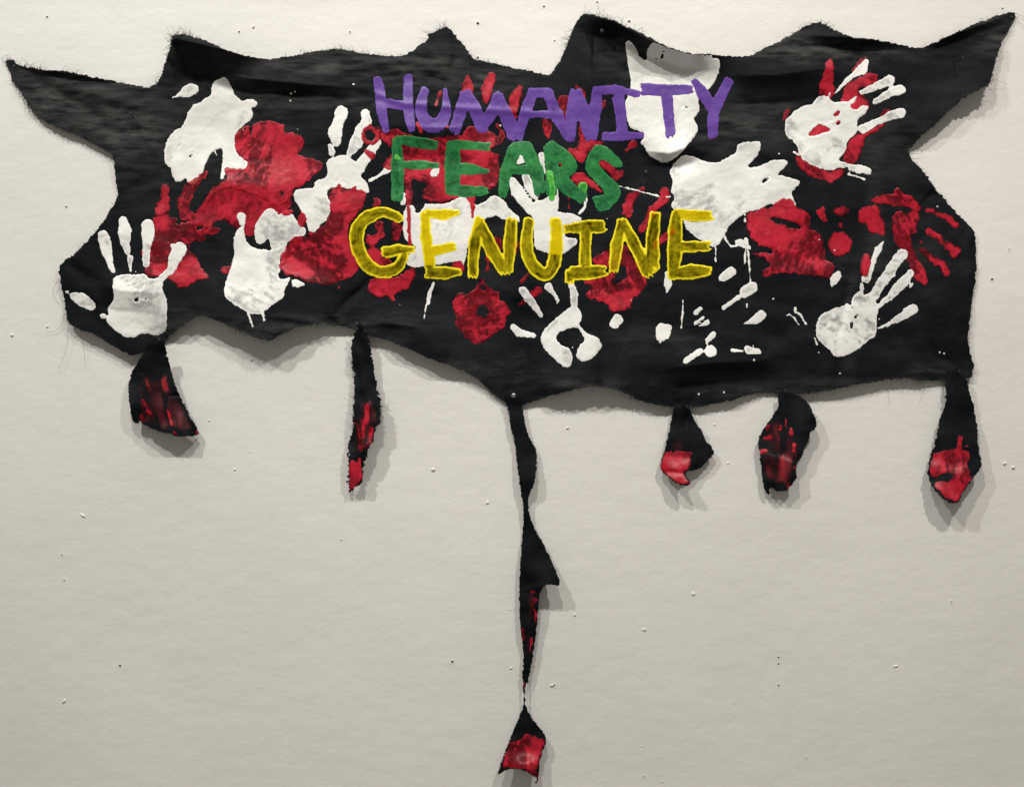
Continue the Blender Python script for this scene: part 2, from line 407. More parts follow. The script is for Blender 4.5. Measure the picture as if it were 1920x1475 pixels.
        X0 = int(round(hold['X'][0, 0]/s.G)); Y0 = int(math.floor(b[1]/s.G)); st = hold['st'][r['J']-Y0, r['I']-X0]
        x, y, dist = r['x'], r['y'], -r['f']
        n1 = fbm(x, y, 30, seed+1, 4); n2 = fbm(x, y, 7, seed+2, 3)
        prof = sstep(0, 3.2, dist); be = np.exp(-((dist-2.4)/1.7)**2)*bead
        t = thick*(.55*prof+be+.55*prof*(n1-.3)+.5*prof*(n2-.4)+.6*prof*(st-.5) + .35*prof*np.clip(1-np.abs(2*fbm(x, y, 13, seed+6, 2)-1)*4, 0, 1))
        t = np.where(r['out'], .12, np.maximum(t, .24))
        I = r['I']-s.nx0; J = r['J']-s.ny0
        I = np.clip(I, 0, s.TH.shape[1]-1); J = np.clip(J, 0, s.TH.shape[0]-1)
        under = s.TH[J, I]; top = under+t
        h = s.H(x, y)+top+.12
        s.TH[J, I] = np.where(r['out'], under, np.maximum(top, under))
        a = (seed*.8+.4) if ang is None else ang; ca, sa = math.cos(a), math.sin(a)
        wx = x+10*(fbm(x, y, 30, 2, 2)-.5); wy = y+10*(fbm(x, y, 30, 3, 2)-.5)
        u_ = wx*ca+wy*sa; v_ = -wx*sa+wy*ca
        nz = .40*fbm(u_/2.6, v_, 16, seed+3, 3)+.33*fbm(u_/3.5, v_, 5, seed+4, 3)+.27*fbm(x, y, 5, seed+5, 2)
        rid = 1-np.abs(2*fbm(wx, wy, 14, seed+6, 2)-1)*2.6      # little peel ridges left when the hand lifts
        t = np.where(r['out'], t, t)
        gate = .30+1.5*sstep(.44, .62, fbm(x, y, 60, seed+5, 2)) if mat in 'WR' else 1.0
        if even: gate = even*(.75+.5*n1)
        cov = 1.0 - gate*thin*2.7*np.clip(nz-.36, 0, 1)*sstep(.5, 4, dist) + .16*np.clip(rid, 0, 1)*min(thin, 1) - .22*max(thin-1.1, 0) - midthin*sstep(1.5, 4.5, dist)*(.85+.3*fbm(x, y, 50, 4, 2)) + (st-.5)*.35
        cov = cov + edge*np.exp(-(dist/2.6)**2)*(.5+n2 if edge > 0 else np.clip(n2*2.2-.6, 0, 1)*min(thin+.3, 1.3))
        if mat == 'W' and not even: cov = np.where(cov < .75, .75-.27*np.tanh((.75-cov)*1.5), cov)
        if mat == 'R' and not wash: cov = np.maximum(cov, .40+.5*(nz-.5)) - .5*(1-sstep(0, 5, dist))*np.clip(fbm(x, y, 30, seed+2, 2)*3-1.1, 0, 1)
        if wash: cov = wash*(3.2*np.clip(fbm(u_/5, v_, 11, seed+3, 4)-.28, 0, 1)+.1)
        if fade: cov = (cov+.05)*sstep(0, fade, dist)-.08
        # one object for each separate blob: the largest is the part, the others hang on it
        F = r['F']; lab = np.arange(len(x))
        while True:
            m = lab[F].min(1); new = lab.copy()
            for c in range(4): np.minimum.at(new, F[:, c], m)
            new = new[new]
            if (new == lab).all(): break
            lab = new
        fl = lab[F[:, 0]]; ids, cnt = np.unique(fl, return_counts=True); order = np.argsort(-cnt)
        if kind == 'stuff': groups = [np.ones(len(F), bool)]
        else: groups = [fl == ids[k] for k in order if cnt[k] >= 5] or [fl == ids[order[0]]]
        first = None; sub = {'handprint': 'finger_mark', 'handprint_pair': 'thumb_mark'}.get(name, 'paint_dab')
        if name in ('paint_drip', 'paint_line', 'paint_streak'): sub = name
        for g in groups:
            Fg = F[g]; u, inv = np.unique(Fg, return_inverse=True); Fg = inv.reshape(Fg.shape)
            if first is None:
                o = first = mesh_np(name, world(x[u], y[u], h[u]), Fg, M[mat], s.root, attrs=dict(cov=cov[u]))
            else:
                o = mesh_np(sub, world(x[u], y[u], h[u]) , Fg, M[mat], s.root, attrs=dict(cov=cov[u])); o.parent = first
        if label: first['label'] = label
        if kind: first['kind'] = kind
        return first
def hash_str(t):
    v = 7
    for ch in t[:60]: v = (v*31+ord(ch)) % 100003
    return v

def tubes(name, lines, rad, mat, parent):
    """thin threads: every line is a list of world points"""
    V = []; F = []
    for ln in lines:
        ln = np.array(ln); n = len(ln); b = len(V)
        for i, p in enumerate(ln):
            r = rad*(1-.6*i/(n-1)); 
            d = ln[min(i+1, n-1)]-ln[max(i-1, 0)]; d = d/(np.linalg.norm(d)+1e-9)
            u = np.cross(d, (0, 1, 0)); u = u/(np.linalg.norm(u)+1e-9); v = np.cross(d, u)
            for k in range(3):
                a = k*2.0944; V.append(p+r*(u*math.cos(a)+v*math.sin(a)))
        for i in range(n-1):
            for k in range(3):
                k2 = (k+1) % 3; F.append((b+i*3+k, b+i*3+k2, b+i*3+3+k2, b+i*3+3+k))
    o = mesh_np(name, np.array(V), np.array(F), mat, parent); tag(o, kind='stuff'); return o
def fray(piece, dens, hot=(), length=5.0, rad=.40, mat='thread', only=False):
    """loose warp and weft ends along the torn edge"""
    P = piece.P; lines = []; n = len(P); sgn = np.sign(np.sum(P[:, 0]*np.roll(P[:, 1], -1)-np.roll(P[:, 0], -1)*P[:, 1]))
    starts = []
    for i in range(n):
        a = P[i]; b = P[(i+1) % n]; L = np.hypot(*(b-a)); nrm = np.array([(b-a)[1], -(b-a)[0]])/(L+1e-9)*sgn
        m = (a+b)/2; k = 1.0; hit = False
        for hx, hy, hr, hk in hot:
            if math.hypot(m[0]-hx, m[1]-hy) < hr: k = max(k, hk) if hk >= 1 else hk; hit = True
        if only and not hit: continue
        cl = float(fbm(m[0], m[1], 26, 1, 2)); cnt = L*dens*min(k, 2.2)*max(0, (cl-.38)*5.5)
        for _ in range(int(cnt)+(random.random() < cnt % 1)):
            starts.append((a+(b-a)*random.random(), nrm, k))
    if not starts: return
    A = np.array([q[0] for q in starts]); Hh = piece.H(A[:, 0], A[:, 1])
    for (p, nrm, k), h in zip(starts, Hh):
        L = min(30, length*(.3+random.random()**3*2.4))*min(k, 2.5)**.8; an = random.gauss(0, .95)
        d = np.array([nrm[0]*math.cos(an)-nrm[1]*math.sin(an), nrm[0]*math.sin(an)+nrm[1]*math.cos(an)])
        curl = random.gauss(0, .5); q = p-nrm*2.0; hh = h-.3; pl = []
        m = 5
        for i in range(m):
            pl.append(world(q[0], q[1], max(hh, .6))); q = q+d*L/(m-1); c, s_ = math.cos(curl), math.sin(curl)
            d = np.array([d[0]*c-d[1]*s_, d[0]*s_+d[1]*c]); hh += random.gauss(0, .5)
        lines.append(pl)
    tubes('frayed_edge', lines, rad*S, M[mat], piece.root)
def threads(parent, specs, rad=.32, mat='thread'):
    lines = []
    for h0, h1, P in specs:
        P = np.array(P, float)
        for _ in range(3):
            Q = [P[0]]
            for a, b in zip(P[:-1], P[1:]): Q += [.75*a+.25*b, .25*a+.75*b]
            P = np.array(Q+[P[-1]])
        n = len(P); lines.append([world(p[0], p[1], h0+(h1-h0)*i/(n-1)) for i, p in enumerate(P)])
    tubes('loose_thread', lines, rad*S, M[mat], parent)
# ================================================================ the big painted cloth
MAIN = (pts('T1', "38,425 60,412 98,418 105,440 150,455 230,470 330,490 440,490 520,510 640,530 740,555 860,575 960,595 1030,608 1080,575 1115,530 1135,450 1160,390 1172,320 1185,280 1192,245 1240,235 1300,245 1400,270 1500,315 1600,365 1690,385")
 + pts('T2', "880,400 960,415 1060,400 1160,385 1250,360 1340,348 1440,340 1540,350")
 + pts('T3', "120,365 220,378 330,388 430,388 500,345 560,300 600,265 598,238 650,225 690,200 730,180 760,215 800,260 840,305 880,360 915,412 980,420 1070,442 1180,465 1280,485 1360,500 1425,525 1440,520 1480,470 1530,390 1555,330 1590,230 1630,150 1660,110")
 + pts('T4', "350,98 400,100 470,120 560,140 640,185 720,215 820,275 900,315 1000,350 1100,375 1200,375 1300,385 1400,390 1470,395 1530,375 1620,320")
 + pts('T5', "80,290 160,240 230,200 290,170 350,152 400,170 480,220 580,260 680,268 790,285 890,305 980,325 1040,335 1080,325 1150,295 1250,250 1380,190 1500,140 1600,105 1695,80 1712,110 1690,160 1640,240 1620,280 1600,340 1580,400 1560,480 1545,560 1530,590 1490,605 1400,645 1340,690 1240,775 1190,830 1160,870 1100,910 1040,960 1000,1000 965,1050 985,1090 1030,1140 1070,1180 1110,1230 1155,1295 1170,1330 1220,1365 1260,1430")
 + pts('T0', "1280,115 1340,180 1400,235 1430,290 1440,400 1440,500 1430,640 1415,740 1405,800 1395,900 1380,1000 1390,1080 1410,1150 1422,1200 1418,1260 1400,1285 1360,1290 1230,1300 1050,1300 960,1285 850,1290 740,1310 600,1335 450,1365 300,1390 220,1395 150,1395")
 + pts('T9', "950,1385 880,1385 800,1410 700,1440 600,1462")
 + pts('DD', "560,215 400,210 300,190 200,175 80,150 40,120 20,95")
 + pts('T8', "1430,1410 1330,1370 1240,1350 1140,1340 1050,1355 960,1380 880,1400 800,1425 700,1455 660,1470 540,1455 510,1430 440,1380 370,1310 310,1260 200,1215 100,1180")
 + pts('T7', "1480,1145 1400,1105 1310,1070 1220,1030 1130,1000 1070,990 980,950 880,925 760,915 680,920 600,925 520,960 460,990 390,1035 330,1015 240,985 150,945 60,905 0,880")
 + pts('T6', "1220,865 1150,850 1090,880 1020,940 960,985 920,1030 860,1060 760,1120 690,1130 620,1100 540,1050 470,1005 410,970 330,950 255,915 240,860 230,790 215,700 200,620 185,560 185,520 230,470 300,420 400,320 470,240 520,160 560,90")
 + pts('T1', "820,1355 805,1280 795,1180 790,1130 775,1065 700,1020 600,970 500,920 420,890 320,845 250,800 200,740 180,690 150,640 100,580 80,540 60,490 45,450"))
CTRL = [(20,125,5),(50,180,12),(90,225,14),(150,150,9),(248,217,4),(200,285,10),(220,370,9),(150,450,10),(112,500,9),(122,560,9),(130,610,14),(180,630,20),(240,664,20),(300,638,4),
 (345,605,22),(400,596,34),(460,615,36),(500,637,42),(545,622,36),(590,612,24),(630,607,12),(668,607,4),(700,626,12),(760,645,22),(820,665,24),(880,700,14),(930,738,6),(963,741,3),(1000,748,10),(1050,735,30),
 (1100,724,36),(1150,730,30),(1200,745,12),(1250,762,8),(1278,757,4),(1320,752,10),(1380,743,14),(1440,738,6),(1468,735,4),(1520,735,10),(1600,722,14),(1700,712,10),(1775,708,5),(1797,700,3),(1822,700,6),(1815,630,9),
 (1828,500,6),(1800,420,5),(1760,375,6),(1704,288,5),(1740,245,22),(1780,215,30),(1830,180,34),(1856,150,30),(1865,110,18),(1880,60,8),(1904,25,3),(1786,119,6),(1720,90,8),(1620,75,8),(1530,42,10),(1432,154,4),(1400,106,12),
 (1340,104,20),(1210,60,18),(1126,80,4),(1095,30,14),(1030,140,5),(900,112,7),(835,52,8),(760,104,8),(664,161,3),(600,95,8),(480,108,12),(330,70,18),(290,160,8),(400,250,6),(600,300,7),(600,500,8),(400,480,8),
 (800,300,7),(1000,300,7),(1209,325,3),(1000,600,8),(1300,600,9),(1600,600,8),(1600,300,8),(1400,300,7),(800,560,9),(1250,450,7),(200,160,9),(70,150,8)]
FOLDS = [([(390,160),(470,170),(560,178),(720,192)], 22, 20, 'v'),
 ([(300,90),(330,72),(400,88),(500,112)], 62, 56, 'l'),
 ([(30,116),(90,128),(150,136),(240,146)], 13, 15, 'l'),
 ([(1085,26),(1150,40),(1215,74),(1280,96),(1360,104)], 34, 44, 'l'),
 ([(1490,84),(1560,88),(1640,92),(1720,100)], 20, 20, 'v'), ([(1350,196),(1460,196),(1600,176)], 55, 30, 'v'), ([(690,290),(800,300),(920,300)], 60, 16, 'v'), ([(1180,310),(1260,318),(1340,290)], 30, 17, 'v'), ([(1220,735),(1340,720),(1480,712)], 40, 18, 'v'), ([(140,560),(220,585),(330,590)], 40, 14, 'v'),
 ([(1730,88),(1800,60),(1895,28)], 13, 13, 'l'),
 ([(60,150),(105,172),(160,205),(235,260)], 13, -7, 'r'), ([(100,150),(180,175),(260,195)], 14, 6, 'r'), ([(250,222),(275,260),(300,300)], 8, 4, 'r'),
 ([(712,569),(780,612),(845,664)], 6, 5.5, 's'), ([(640,575),(662,555),(690,530)], 7, -5, 'r'), ([(620,560),(622,590),(640,604)], 7, 4, 'r'),
 ([(985,560),(984,640),(982,740)], 9, -6, 's'), ([(1130,620),(1128,680),(1130,745)], 9, -4, 'r'),
 ([(1180,620),(1260,650),(1330,690)], 22, 7, 's'), ([(1320,700),(1420,705),(1480,700)], 18, -6, 'r'),
 ([(1600,480),(1588,560),(1575,620)], 10, -6, 'r'), ([(1555,620),(1560,680),(1555,730)], 10, 4, 'r'),
 ([(1180,270),(1250,310),(1330,300)], 20, -7, 'r'), ([(1370,230),(1450,290),(1480,340)], 22, 6, 'r'),
 ([(835,60),(842,100),(830,150)], 10, 7, 's'), ([(640,105),(700,120),(800,125)], 14, 5, 'r'),
 ([(1114,70),(1113,110),(1114,155)], 4, -4, 'r'), ([(1126,68),(1180,90),(1200,140)], 12, 4, 'r'),
 ([(1740,360),(1775,385),(1810,420)], 12, -7, 's'), ([(1830,420),(1815,460),(1826,540)], 10, 5, 'r'),
 ([(130,495),(160,520),(190,530)], 12, -6, 'r'), ([(160,520),(175,555),(200,600)], 10, 4, 'r'),
 ([(500,590),(540,595),(580,600)], 7, 4, 'r'), ([(670,612),(720,606),(780,612)], 5, 4, 'r'), ([(664,161),(760,195),(900,205),(1060,215)], 7, 3, 'r'),
 ([(1740,640),(1760,670),(1800,690)], 9, -4, 'r'), ([(830,215),(900,240),(980,250)], 30, -3, 'r'), ([(400,360),(430,350),(480,340)], 20, 3, 'r')]
root = empty('painted_cloth', 960, 420, 0)
tag(root, 'wide torn black canvas with handprints and the painted words HUMANITY FEARS GENUINE', 'painted cloth')
GREY_SHEEN = [(330,250,230,150,.28),(160,190,130,80,.30),(70,180,60,60,.6),(230,240,90,60,.35),(600,118,120,30,.6),(780,125,120,40,.7),(920,150,70,30,.6),(640,195,120,16,.45),(1560,98,160,22,.8),(1480,60,60,40,.5),(1420,225,70,40,.7),(1340,250,50,40,.5),
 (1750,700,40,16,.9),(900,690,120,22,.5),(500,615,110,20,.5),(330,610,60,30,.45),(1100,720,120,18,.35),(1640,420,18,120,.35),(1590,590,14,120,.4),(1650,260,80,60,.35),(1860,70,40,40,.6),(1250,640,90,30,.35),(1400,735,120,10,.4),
 (700,600,120,20,.4),(455,200,80,60,.3),(1180,110,60,50,.35),(1560,720,120,14,.35)]  # zones where lit grey sheen is painted onto the black canvas
C = Piece(root, MAIN, 2.0, CTRL, FOLDS, dust=GREY_SHEEN)
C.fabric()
fray(C, .5, hot=[(400,140,130,1.2),(325,75,50,2.2),(640,95,80,1.6),(815,60,40,2.2),(1110,35,60,2.4),(1180,55,60,1.8),(1535,45,50,1.5),(150,135,110,1.3),(25,170,70,2.2),(70,225,60,2.3),
  (480,635,90,1.3),(1230,760,60,1.9),(1500,735,90,1.9),(1640,720,150,1.5),(1400,740,90,1.0),(130,590,40,1.2),(1750,712,50,2)], length=4.4)
fray(C, .5, hot=[(540,625,75,1.5),(480,630,40,1.5),(350,602,40,1),(220,100,60,1.2),(640,100,60,1),(1190,745,40,1)], length=3.6, rad=.30, mat='grey', only=True)
threads(root, [(6,2,[(112,520),(97,545),(104,565),(120,575),(127,582)]),(6,2,[(120,585),(118,605),(104,622),(84,623)]),(12,2,[(128,612),(126,650),(112,690),(108,692)]),(12,2,[(150,620),(158,650),(160,690)]),
  (8,1,[(112,530),(110,556),(122,572)]),(3,2,[(1904,26),(1920,32),(1932,40)]),(3,2,[(1904,32),(1914,46),(1928,56)]),(12,4,[(1870,98),(1880,100),(1894,96)]),(14,3,[(1862,148),(1875,152),(1888,158)]),
  (5,3,[(1704,288),(1720,290),(1735,282),(1728,270)]),(20,3,[(1846,163),(1864,170),(1868,192)]),(10,2,[(1775,706),(1768,730),(1770,748),(1758,760)]),(10,2,[(1730,712),(1734,732),(1726,752),(1720,757)]),
  (10,2,[(1672,716),(1664,740),(1668,760)]),(10,2,[(1692,715),(1694,735),(1690,748)]),(5,2,[(652,92),(660,84),(662,96),(676,98)]),(8,5,[(118,131),(122,122),(130,128),(128,138)]),(8,5,[(144,138),(146,129),(152,136)]),
  (8,4,[(452,105),(455,98),(480,100)]),(20,2,[(250,664),(238,668),(222,668)]),(20,2,[(256,668),(246,678),(228,676)]),(9,4,[(745,103),(756,101),(765,104)]),(9,4,[(1122,30),(1128,20),(1134,18)]),
  (10,3,[(1570,726),(1560,740),(1548,744)]),(10,3,[(1580,724),(1574,736),(1562,742)])])

K = C.paint
# ---- white and red underneath
K('handprint_pair', """P T2 575,610 585,565 640,540 680,535 705,580 718,612 738,625 730,655 760,670 780,705 820,690 870,690 900,715 890,740 850,745 865,790 850,830 800,870 760,905 745,950 740,1000 750,1060 800,1100 840,1130 820,1180 740,1190 700,1185 668,1200 660,1245 640,1240 645,1190 655,1130 652,1060 648,1022 610,1030 580,1050 545,1100 525,1160 500,1230 465,1280 430,1275 397,1225 380,1240 350,1258 320,1245 300,1200 298,1160 262,1145 247,1080 252,1020 270,980 285,940 340,892 372,880 400,820 420,770 450,725 510,705 530,680 570,665 582,635
H T2 418,1095 430,1065 452,1040 456,1060 432,1098
H T2 346,1022 360,990 372,945 366,990 352,1024
P T2 296,675 350,650 370,610 430,573 480,588 492,625 465,660 410,674 350,672 320,688""", 'W', 0.42, 1.1, 'thick white overlapping handprints', bead=.5)
K('paint_drip', "S T2 600,1040,3 622,1100,3", 'W', .1, .5)
K('paint_smear', """P T7 -130,140 -60,60 0,20 130,-60 260,-90 420,-20 560,60 520,120 470,160 380,170 330,180 290,240 275,310 215,315 190,250 150,255 100,200 40,190 0,210 -20,290 -60,300 -70,240 -130,230
S T2 690,1260,30 600,1320,30 550,1390,25 520,1440,22""", 'R', 1.5, .7, 'thin dark red smear', rag=1.6)
K('handprint', """P T6 880,150 950,145 1005,190 1000,230 1100,200 1190,180 1170,225 1130,270 1200,250 1300,240 1305,275 1240,300 1200,290 1210,330 1150,340 1080,360 1000,350 1060,400 1140,430 1160,520 1235,570 1220,610 1150,610 1100,640 1030,665 980,640 930,590 860,580 800,575 770,540 790,480 750,430 760,400 840,350 850,250 830,190
S T6 925,-20,12 905,60,28 890,130,42
S T6 920,-30,22 935,40,18 935,110,25
S T2 540,1190,12 490,1240,22 430,1300,42 390,1380,42 380,1450,35
S T6 1040,100,38 1060,160,35 1120,175,32
S T6 1090,350,10 1085,400,5""", 'R', .9, .8, 'red handprint with spread fingers', rag=1.5)
K('handprint', """P T6 560,590 640,563 710,572 780,563 818,605 880,590 905,612 898,680 935,740 930,850 932,950 905,975 850,990 790,973 740,987 700,1003 640,1003 590,970 535,920 510,880 530,850 518,800 562,760 572,720 555,650
h T6 718,750,12 738,732,8
h T6 735,728,3 790,742,3
h T6 778,650,5
S T6 492,295,32 502,330,42 520,420,36 542,500,22 562,545,14
S T6 632,200,30 640,270,48 645,340,34 660,420,16
S T6 680,455,18 678,500,13 680,545,9
S T6 800,235,45 800,300,42 795,380,28 788,500,22
S T6 1020,395,48 990,450,46 960,540,25 890,600,22
S T6 975,375,18
P T6 252,705 300,688 370,705 430,760 442,800 405,822 340,790 280,755
S T6 490,857,18
S T6 238,688,6 248,692,5""", 'W', 0.72, 1.1, 'white handprint with separate fingers at the lower left', bead=.45)
K('handprint', """P T2 740,930 790,882 860,855 920,838 990,838 1040,855 1085,860 1070,920 1140,912 1200,945 1235,975 1210,1030 1165,1080 1240,1080 1310,1110 1352,1130 1330,1180 1270,1230 1230,1270 1150,1300 1120,1370 1070,1430 1000,1430 960,1390 900,1350 820,1340 740,1310 660,1300 600,1345 560,1400 530,1465 508,1455 505,1420 550,1350 600,1290 690,1240 668,1190 670,1155 740,1170 800,1165 830,1130 770,1080 745,1030 738,980
h T2 850,850,6 845,1000,7
H T2 1010,1340 1060,1310 1080,1350 1040,1375""", 'R', .75, 1.0, 'big bright red smudged handprint', rag=1.5, bead=.4)
K('paint_smear', """P T7 820,-40 870,-75 930,-20 975,-65 1060,-30 1040,80 1000,150 960,200 930,260 940,330 1000,420 1010,520 975,580 900,600 850,630 800,640 700,635 620,600 540,580 460,560 450,480 500,420 520,340 560,305 640,300 690,290 750,230 800,170 815,100 800,40
S T7 80,540,25 130,530,20""", 'R', 1.0, .9, 'dark red smudge', rag=1.7)
K('handprint', """P T7 150,300 175,245 205,235 217,280 222,330 255,375 320,400 430,402 480,370 515,350 500,430 462,450 455,500 470,545 440,570 470,605 520,595 535,590 515,640 480,690 495,705 478,740 420,770 360,820 330,845 270,845 230,830 150,780 90,740 75,680 90,600 125,520 130,480 150,440 143,370 138,320
S T7 195,172,32 200,215,20 205,245,9
P T7 330,170 375,108 440,128 445,172 500,128 545,150 570,200 640,250 640,300 560,312 520,345 480,370 430,400 400,392 380,312 350,352 310,372 285,320 280,250 310,190
P T7 535,590 640,635 620,650 545,668""", 'W', 0.72, 1.1, 'white handprint with curled fingers', bead=.5)
K('paint_drip', "S T7 236,820,8 255,880,4 270,925,7", 'W', .1, .5)
K('paint_drip', "S T7 336,820,9 352,885,5", 'W', .1, .5)
K('handprint', """S T2 1475,780,46 1455,850,38 1430,920,50 1440,985,30
S T2 1398,1010,14 1412,1052,24
S T2 1642,785,30 1650,840,36 1600,900,30 1580,990,48 1530,1070,20
S T3 245,985,28 200,1050,34 140,1130,38 100,1190,30
P T2 1370,1110 1430,1080 1500,1068 1550,1100 1590,1130 1650,1120 1640,1180 1600,1220 1660,1270 1668,1340 1600,1330 1440,1280 1360,1325 1400,1400 1405,1440 1390,1500 1330,1560 1290,1612 1245,1595 1230,1520 1190,1440 1150,1380 1138,1325 1200,1300 1292,1305 1290,1250 1370,1235 1385,1180""", 'W', 0.76, 1.1, 'white handprint with two tall fingers', bead=.45)
K('paint_dab', """P T7 590,110 640,165 645,230 612,258 580,210 605,150
P T7 470,130 560,120 540,160 480,165""", 'R', .3, .6)
K('paint_smear', """P T2 1440,1275 1475,1272 1470,1330 1520,1310 1560,1290 1600,1310 1650,1320 1640,1400 1600,1475 1400,1475 1395,1400 1440,1360""", 'R', .5, .7, rag=1.6)
K('paint_dab', "S T7 675,290,18", 'R', .1, .7)
K('paint_smear', """P T7 505,375 560,310 620,305 600,380 540,430 480,530 450,535 470,440""", 'R', .7, .6, rag=2)
K('handprint', """P T3 180,1235 250,1215 290,1180 345,1070 350,1140 350,1195 270,1212 230,1250 190,1262
P T3 295,940 320,935 300,960""", 'W', 0.57, .6)
# red behind the three words
K('paint_smear', """P T3 330,890 410,890 420,920 500,930 560,960 650,950 750,930 830,945 870,870 950,880 1000,915 1040,900 1085,960 1060,1010 1090,1090 1090,1270 1030,1300 980,1340 900,1350 870,1370 760,1390 700,1412 570,1390 555,1330 600,1260 500,1230 480,1210 495,1290 492,1475 440,1475 440,1230 340,1170 285,1160 300,1110 345,1060 350,1000 290,950 320,920
H T3 1030,1030 1090,1025 1110,1060 1060,1070
S T3 250,890,20 300,950,30 350,990,30
h T3 600,1250,1""", 'R', .7, .9, 'large red smear behind the word FEARS', rag=1.5)
K('paint_ring', """S T3 200,880,18 250,920,18 250,960,15 215,990,15 165,980,18 150,930,15 165,895,15 200,880,18""", 'R', .5, .6)
K('paint_dab', "S T3 170,1050,18 210,1080,25", 'R', .3, .6)
K('handprint', """S T3 875,540,22 870,600,42 870,690,42
S T3 1040,530,28 1010,620,38 1000,700,20
S T3 1232,610,20 1195,690,45 1190,800,22
S T3 1545,690,35 1540,760,33 1550,860,12
S T3 1415,850,35 1425,900,28 1440,960,5
S T3 680,645,18 655,720,15
S T3 1625,592,9 1670,650,16 1675,700,8
S T3 1660,840,12 1665,960,22 1670,1060,35
S T3 1085,870,10 1115,930,18 1080,990,14
S T3 520,850,12 560,910,14
S T3 725,870,14""", 'R', .85, .6, 'red fingertips between the purple letters', rag=1.3)
K('paint_smear', """P T4 320,965 450,955 490,990 440,1020 380,1050 330,1080 305,1020
S T4 490,700,18 480,750,8
S T4 690,995,25 650,1040,10
P T4 240,1220 330,1180 400,1240 490,1330 480,1345 370,1270 300,1290
P T4 450,1105 500,1100 580,1180 635,1170 590,1265 520,1200 460,1150
S T4 185,1100,25 215,1140,20
S T4 260,1040,20 330,1090,30""", 'R', .6, .6, rag=1.4)
K('handprint', """S T4 755,1310,12 680,1360,32 640,1430,22
S T4 910,1330,35 900,1390,35 850,1430,25
S T8 1400,60,35 1390,150,25
S T8 1560,130,30 1480,270,16
S T8 1700,270,26 1575,375,22""", 'R', 1.1, .6, 'dark red fingers below the letter S', rag=1.5)
K('paint_patch', """P T4 632,300 655,276 692,305 722,360 738,402 790,425 780,350 825,283 900,320 1000,354 1100,377 1200,377 1280,402 1292,440 1285,490 1262,550 1220,620 1130,640 1148,700 1148,770 1112,815 1112,840 1138,870 1130,930 1060,1012 1010,1072 960,1110 900,1130 840,1105 780,1050 770,1005 735,995 780,930 720,900 670,890 640,800 632,700 680,600 665,500 650,400
h T4 905,345,4 885,415,6
h T4 850,410,5 850,435,4
h T4 1190,385,8 1200,400,6
h T4 1240,398,8 1265,398,6
h T4 1045,725,4 1022,745,5
h T4 1045,725,4 1065,752,5
h T4 980,490,4 985,520,4
h T4 715,540,4 718,575,4""", 'W', .16, 1.2, 'large smooth white patch behind the letter T', bead=.3, rag=.7)
K('handprint', """P T4 945,1170 1010,1085 1060,1070 1110,1083 1160,1112 1270,1130 1340,1090 1410,1050 1400,1010 1440,990 1500,980 1580,978 1565,1050 1550,1080 1470,1150 1530,1165 1600,1130 1660,1105 1752,1105 1760,1130 1700,1190 1682,1215 1770,1225 1852,1250 1820,1300 1772,1325 1812,1390 1812,1440 1720,1440 1640,1400 1554,1457 1464,1467 1354,1557 1324,1627 1274,1697 1234,1717 1164,1667 1104,1617 1044,1567 1034,1507 944,1427 985,1365 945,1330 965,1260 945,1200
H T4 1565,1275 1590,1240 1640,1210 1630,1235 1600,1262""", 'W', 0.61, 1.2, 'large thick white handprint pointing right', bead=.5)
K('paint_line', "S T4 600,1290,5 740,1325,4 880,1360,4 940,1362,5", 'W', 0.57, .4)
K('paint_drip', "S T9 798,140,6 798,205,5", 'W', .1, .5)
K('paint_drip', "S T9 597,370,6 597,480,5", 'W', .1, .5)
K('paint_drip', "S T9 808,325,9 804,410,5 798,498,3", 'W', .1, .5)
K('paint_drip', "S T9 812,330,9 828,480,5 840,645,5", 'W', .1, .5)
K('paint_dab', """P T9 715,335 780,318 845,385 835,405 760,378
S T9 650,290,8 665,330,8 700,375,6 740,375,5""", 'W', 0.69, .5)
# white block, white hands behind GENUINE
K('paint_patch', """P T8 -165,170 -140,90 -85,95 -75,160 -15,105 -10,75 60,88 150,78 215,40 265,30 300,70 345,100 400,70 450,28 500,30 550,70 570,120 640,170 648,212 600,200 530,190 480,160 400,190 330,260 290,350 280,430 260,510 230,500 180,480 120,500 0,505 -40,520 -110,522 -150,480 -130,440 -60,380 -150,340 -165,260
S T3 425,1350,20 425,1400,18
P T3 1180,1075 1265,1070 1270,1130 1200,1140
P T3 600,1190 680,1140 670,1220 640,1230""", 'W', 0.38, 1.0, 'white block behind the letters G and E', bead=.3)
K('handprint', """S T3 1185,1250,26 1220,1330,45 1290,1420,38 1340,1475,35
S T3 1275,1225,26 1300,1290,35 1340,1350,28
S T3 1385,1075,20 1390,1150,15 1402,1192,7
P T8 690,90 760,62 820,50 880,10 910,-40 915,100 890,140 980,140 1060,170 1078,210 1020,218 940,230 950,320 1040,318 1040,360 980,400 940,440 860,432 790,410 740,380 740,300 740,200 720,150""", 'W', 1.04, 1.0, 'white handprint behind the letter U', bead=.4)
K('paint_drip', "S T8 1095,45,14 1100,75,8 1095,105,7 1060,145,10", 'W', 0.38, .5)
K('paint_drip', "P T8 265,25 350,25 335,70 328,120 320,180 314,182 308,120 300,75", 'R', .1, .6)
K('paint_drip', "S T7 1345,0,15 1352,200,14 1358,370,12", 'R', .1, .7)
K('paint_drip', "S T8 982,-20,5 985,145,4", 'R', .1, .4)
K('paint_smear', """S T7 1135,60,25 1130,90,20
S T7 1150,230,25 1160,300,25 1090,340,35 1070,300,12
S T7 1270,235,38 1258,310,28
S T7 1090,420,40 1150,470,45 1240,500,12
S T8 490,320,18 500,390,22
S T8 430,440,15 420,530,12
S T8 620,350,18 610,430,14""", 'R', .9, .6, rag=1.5)
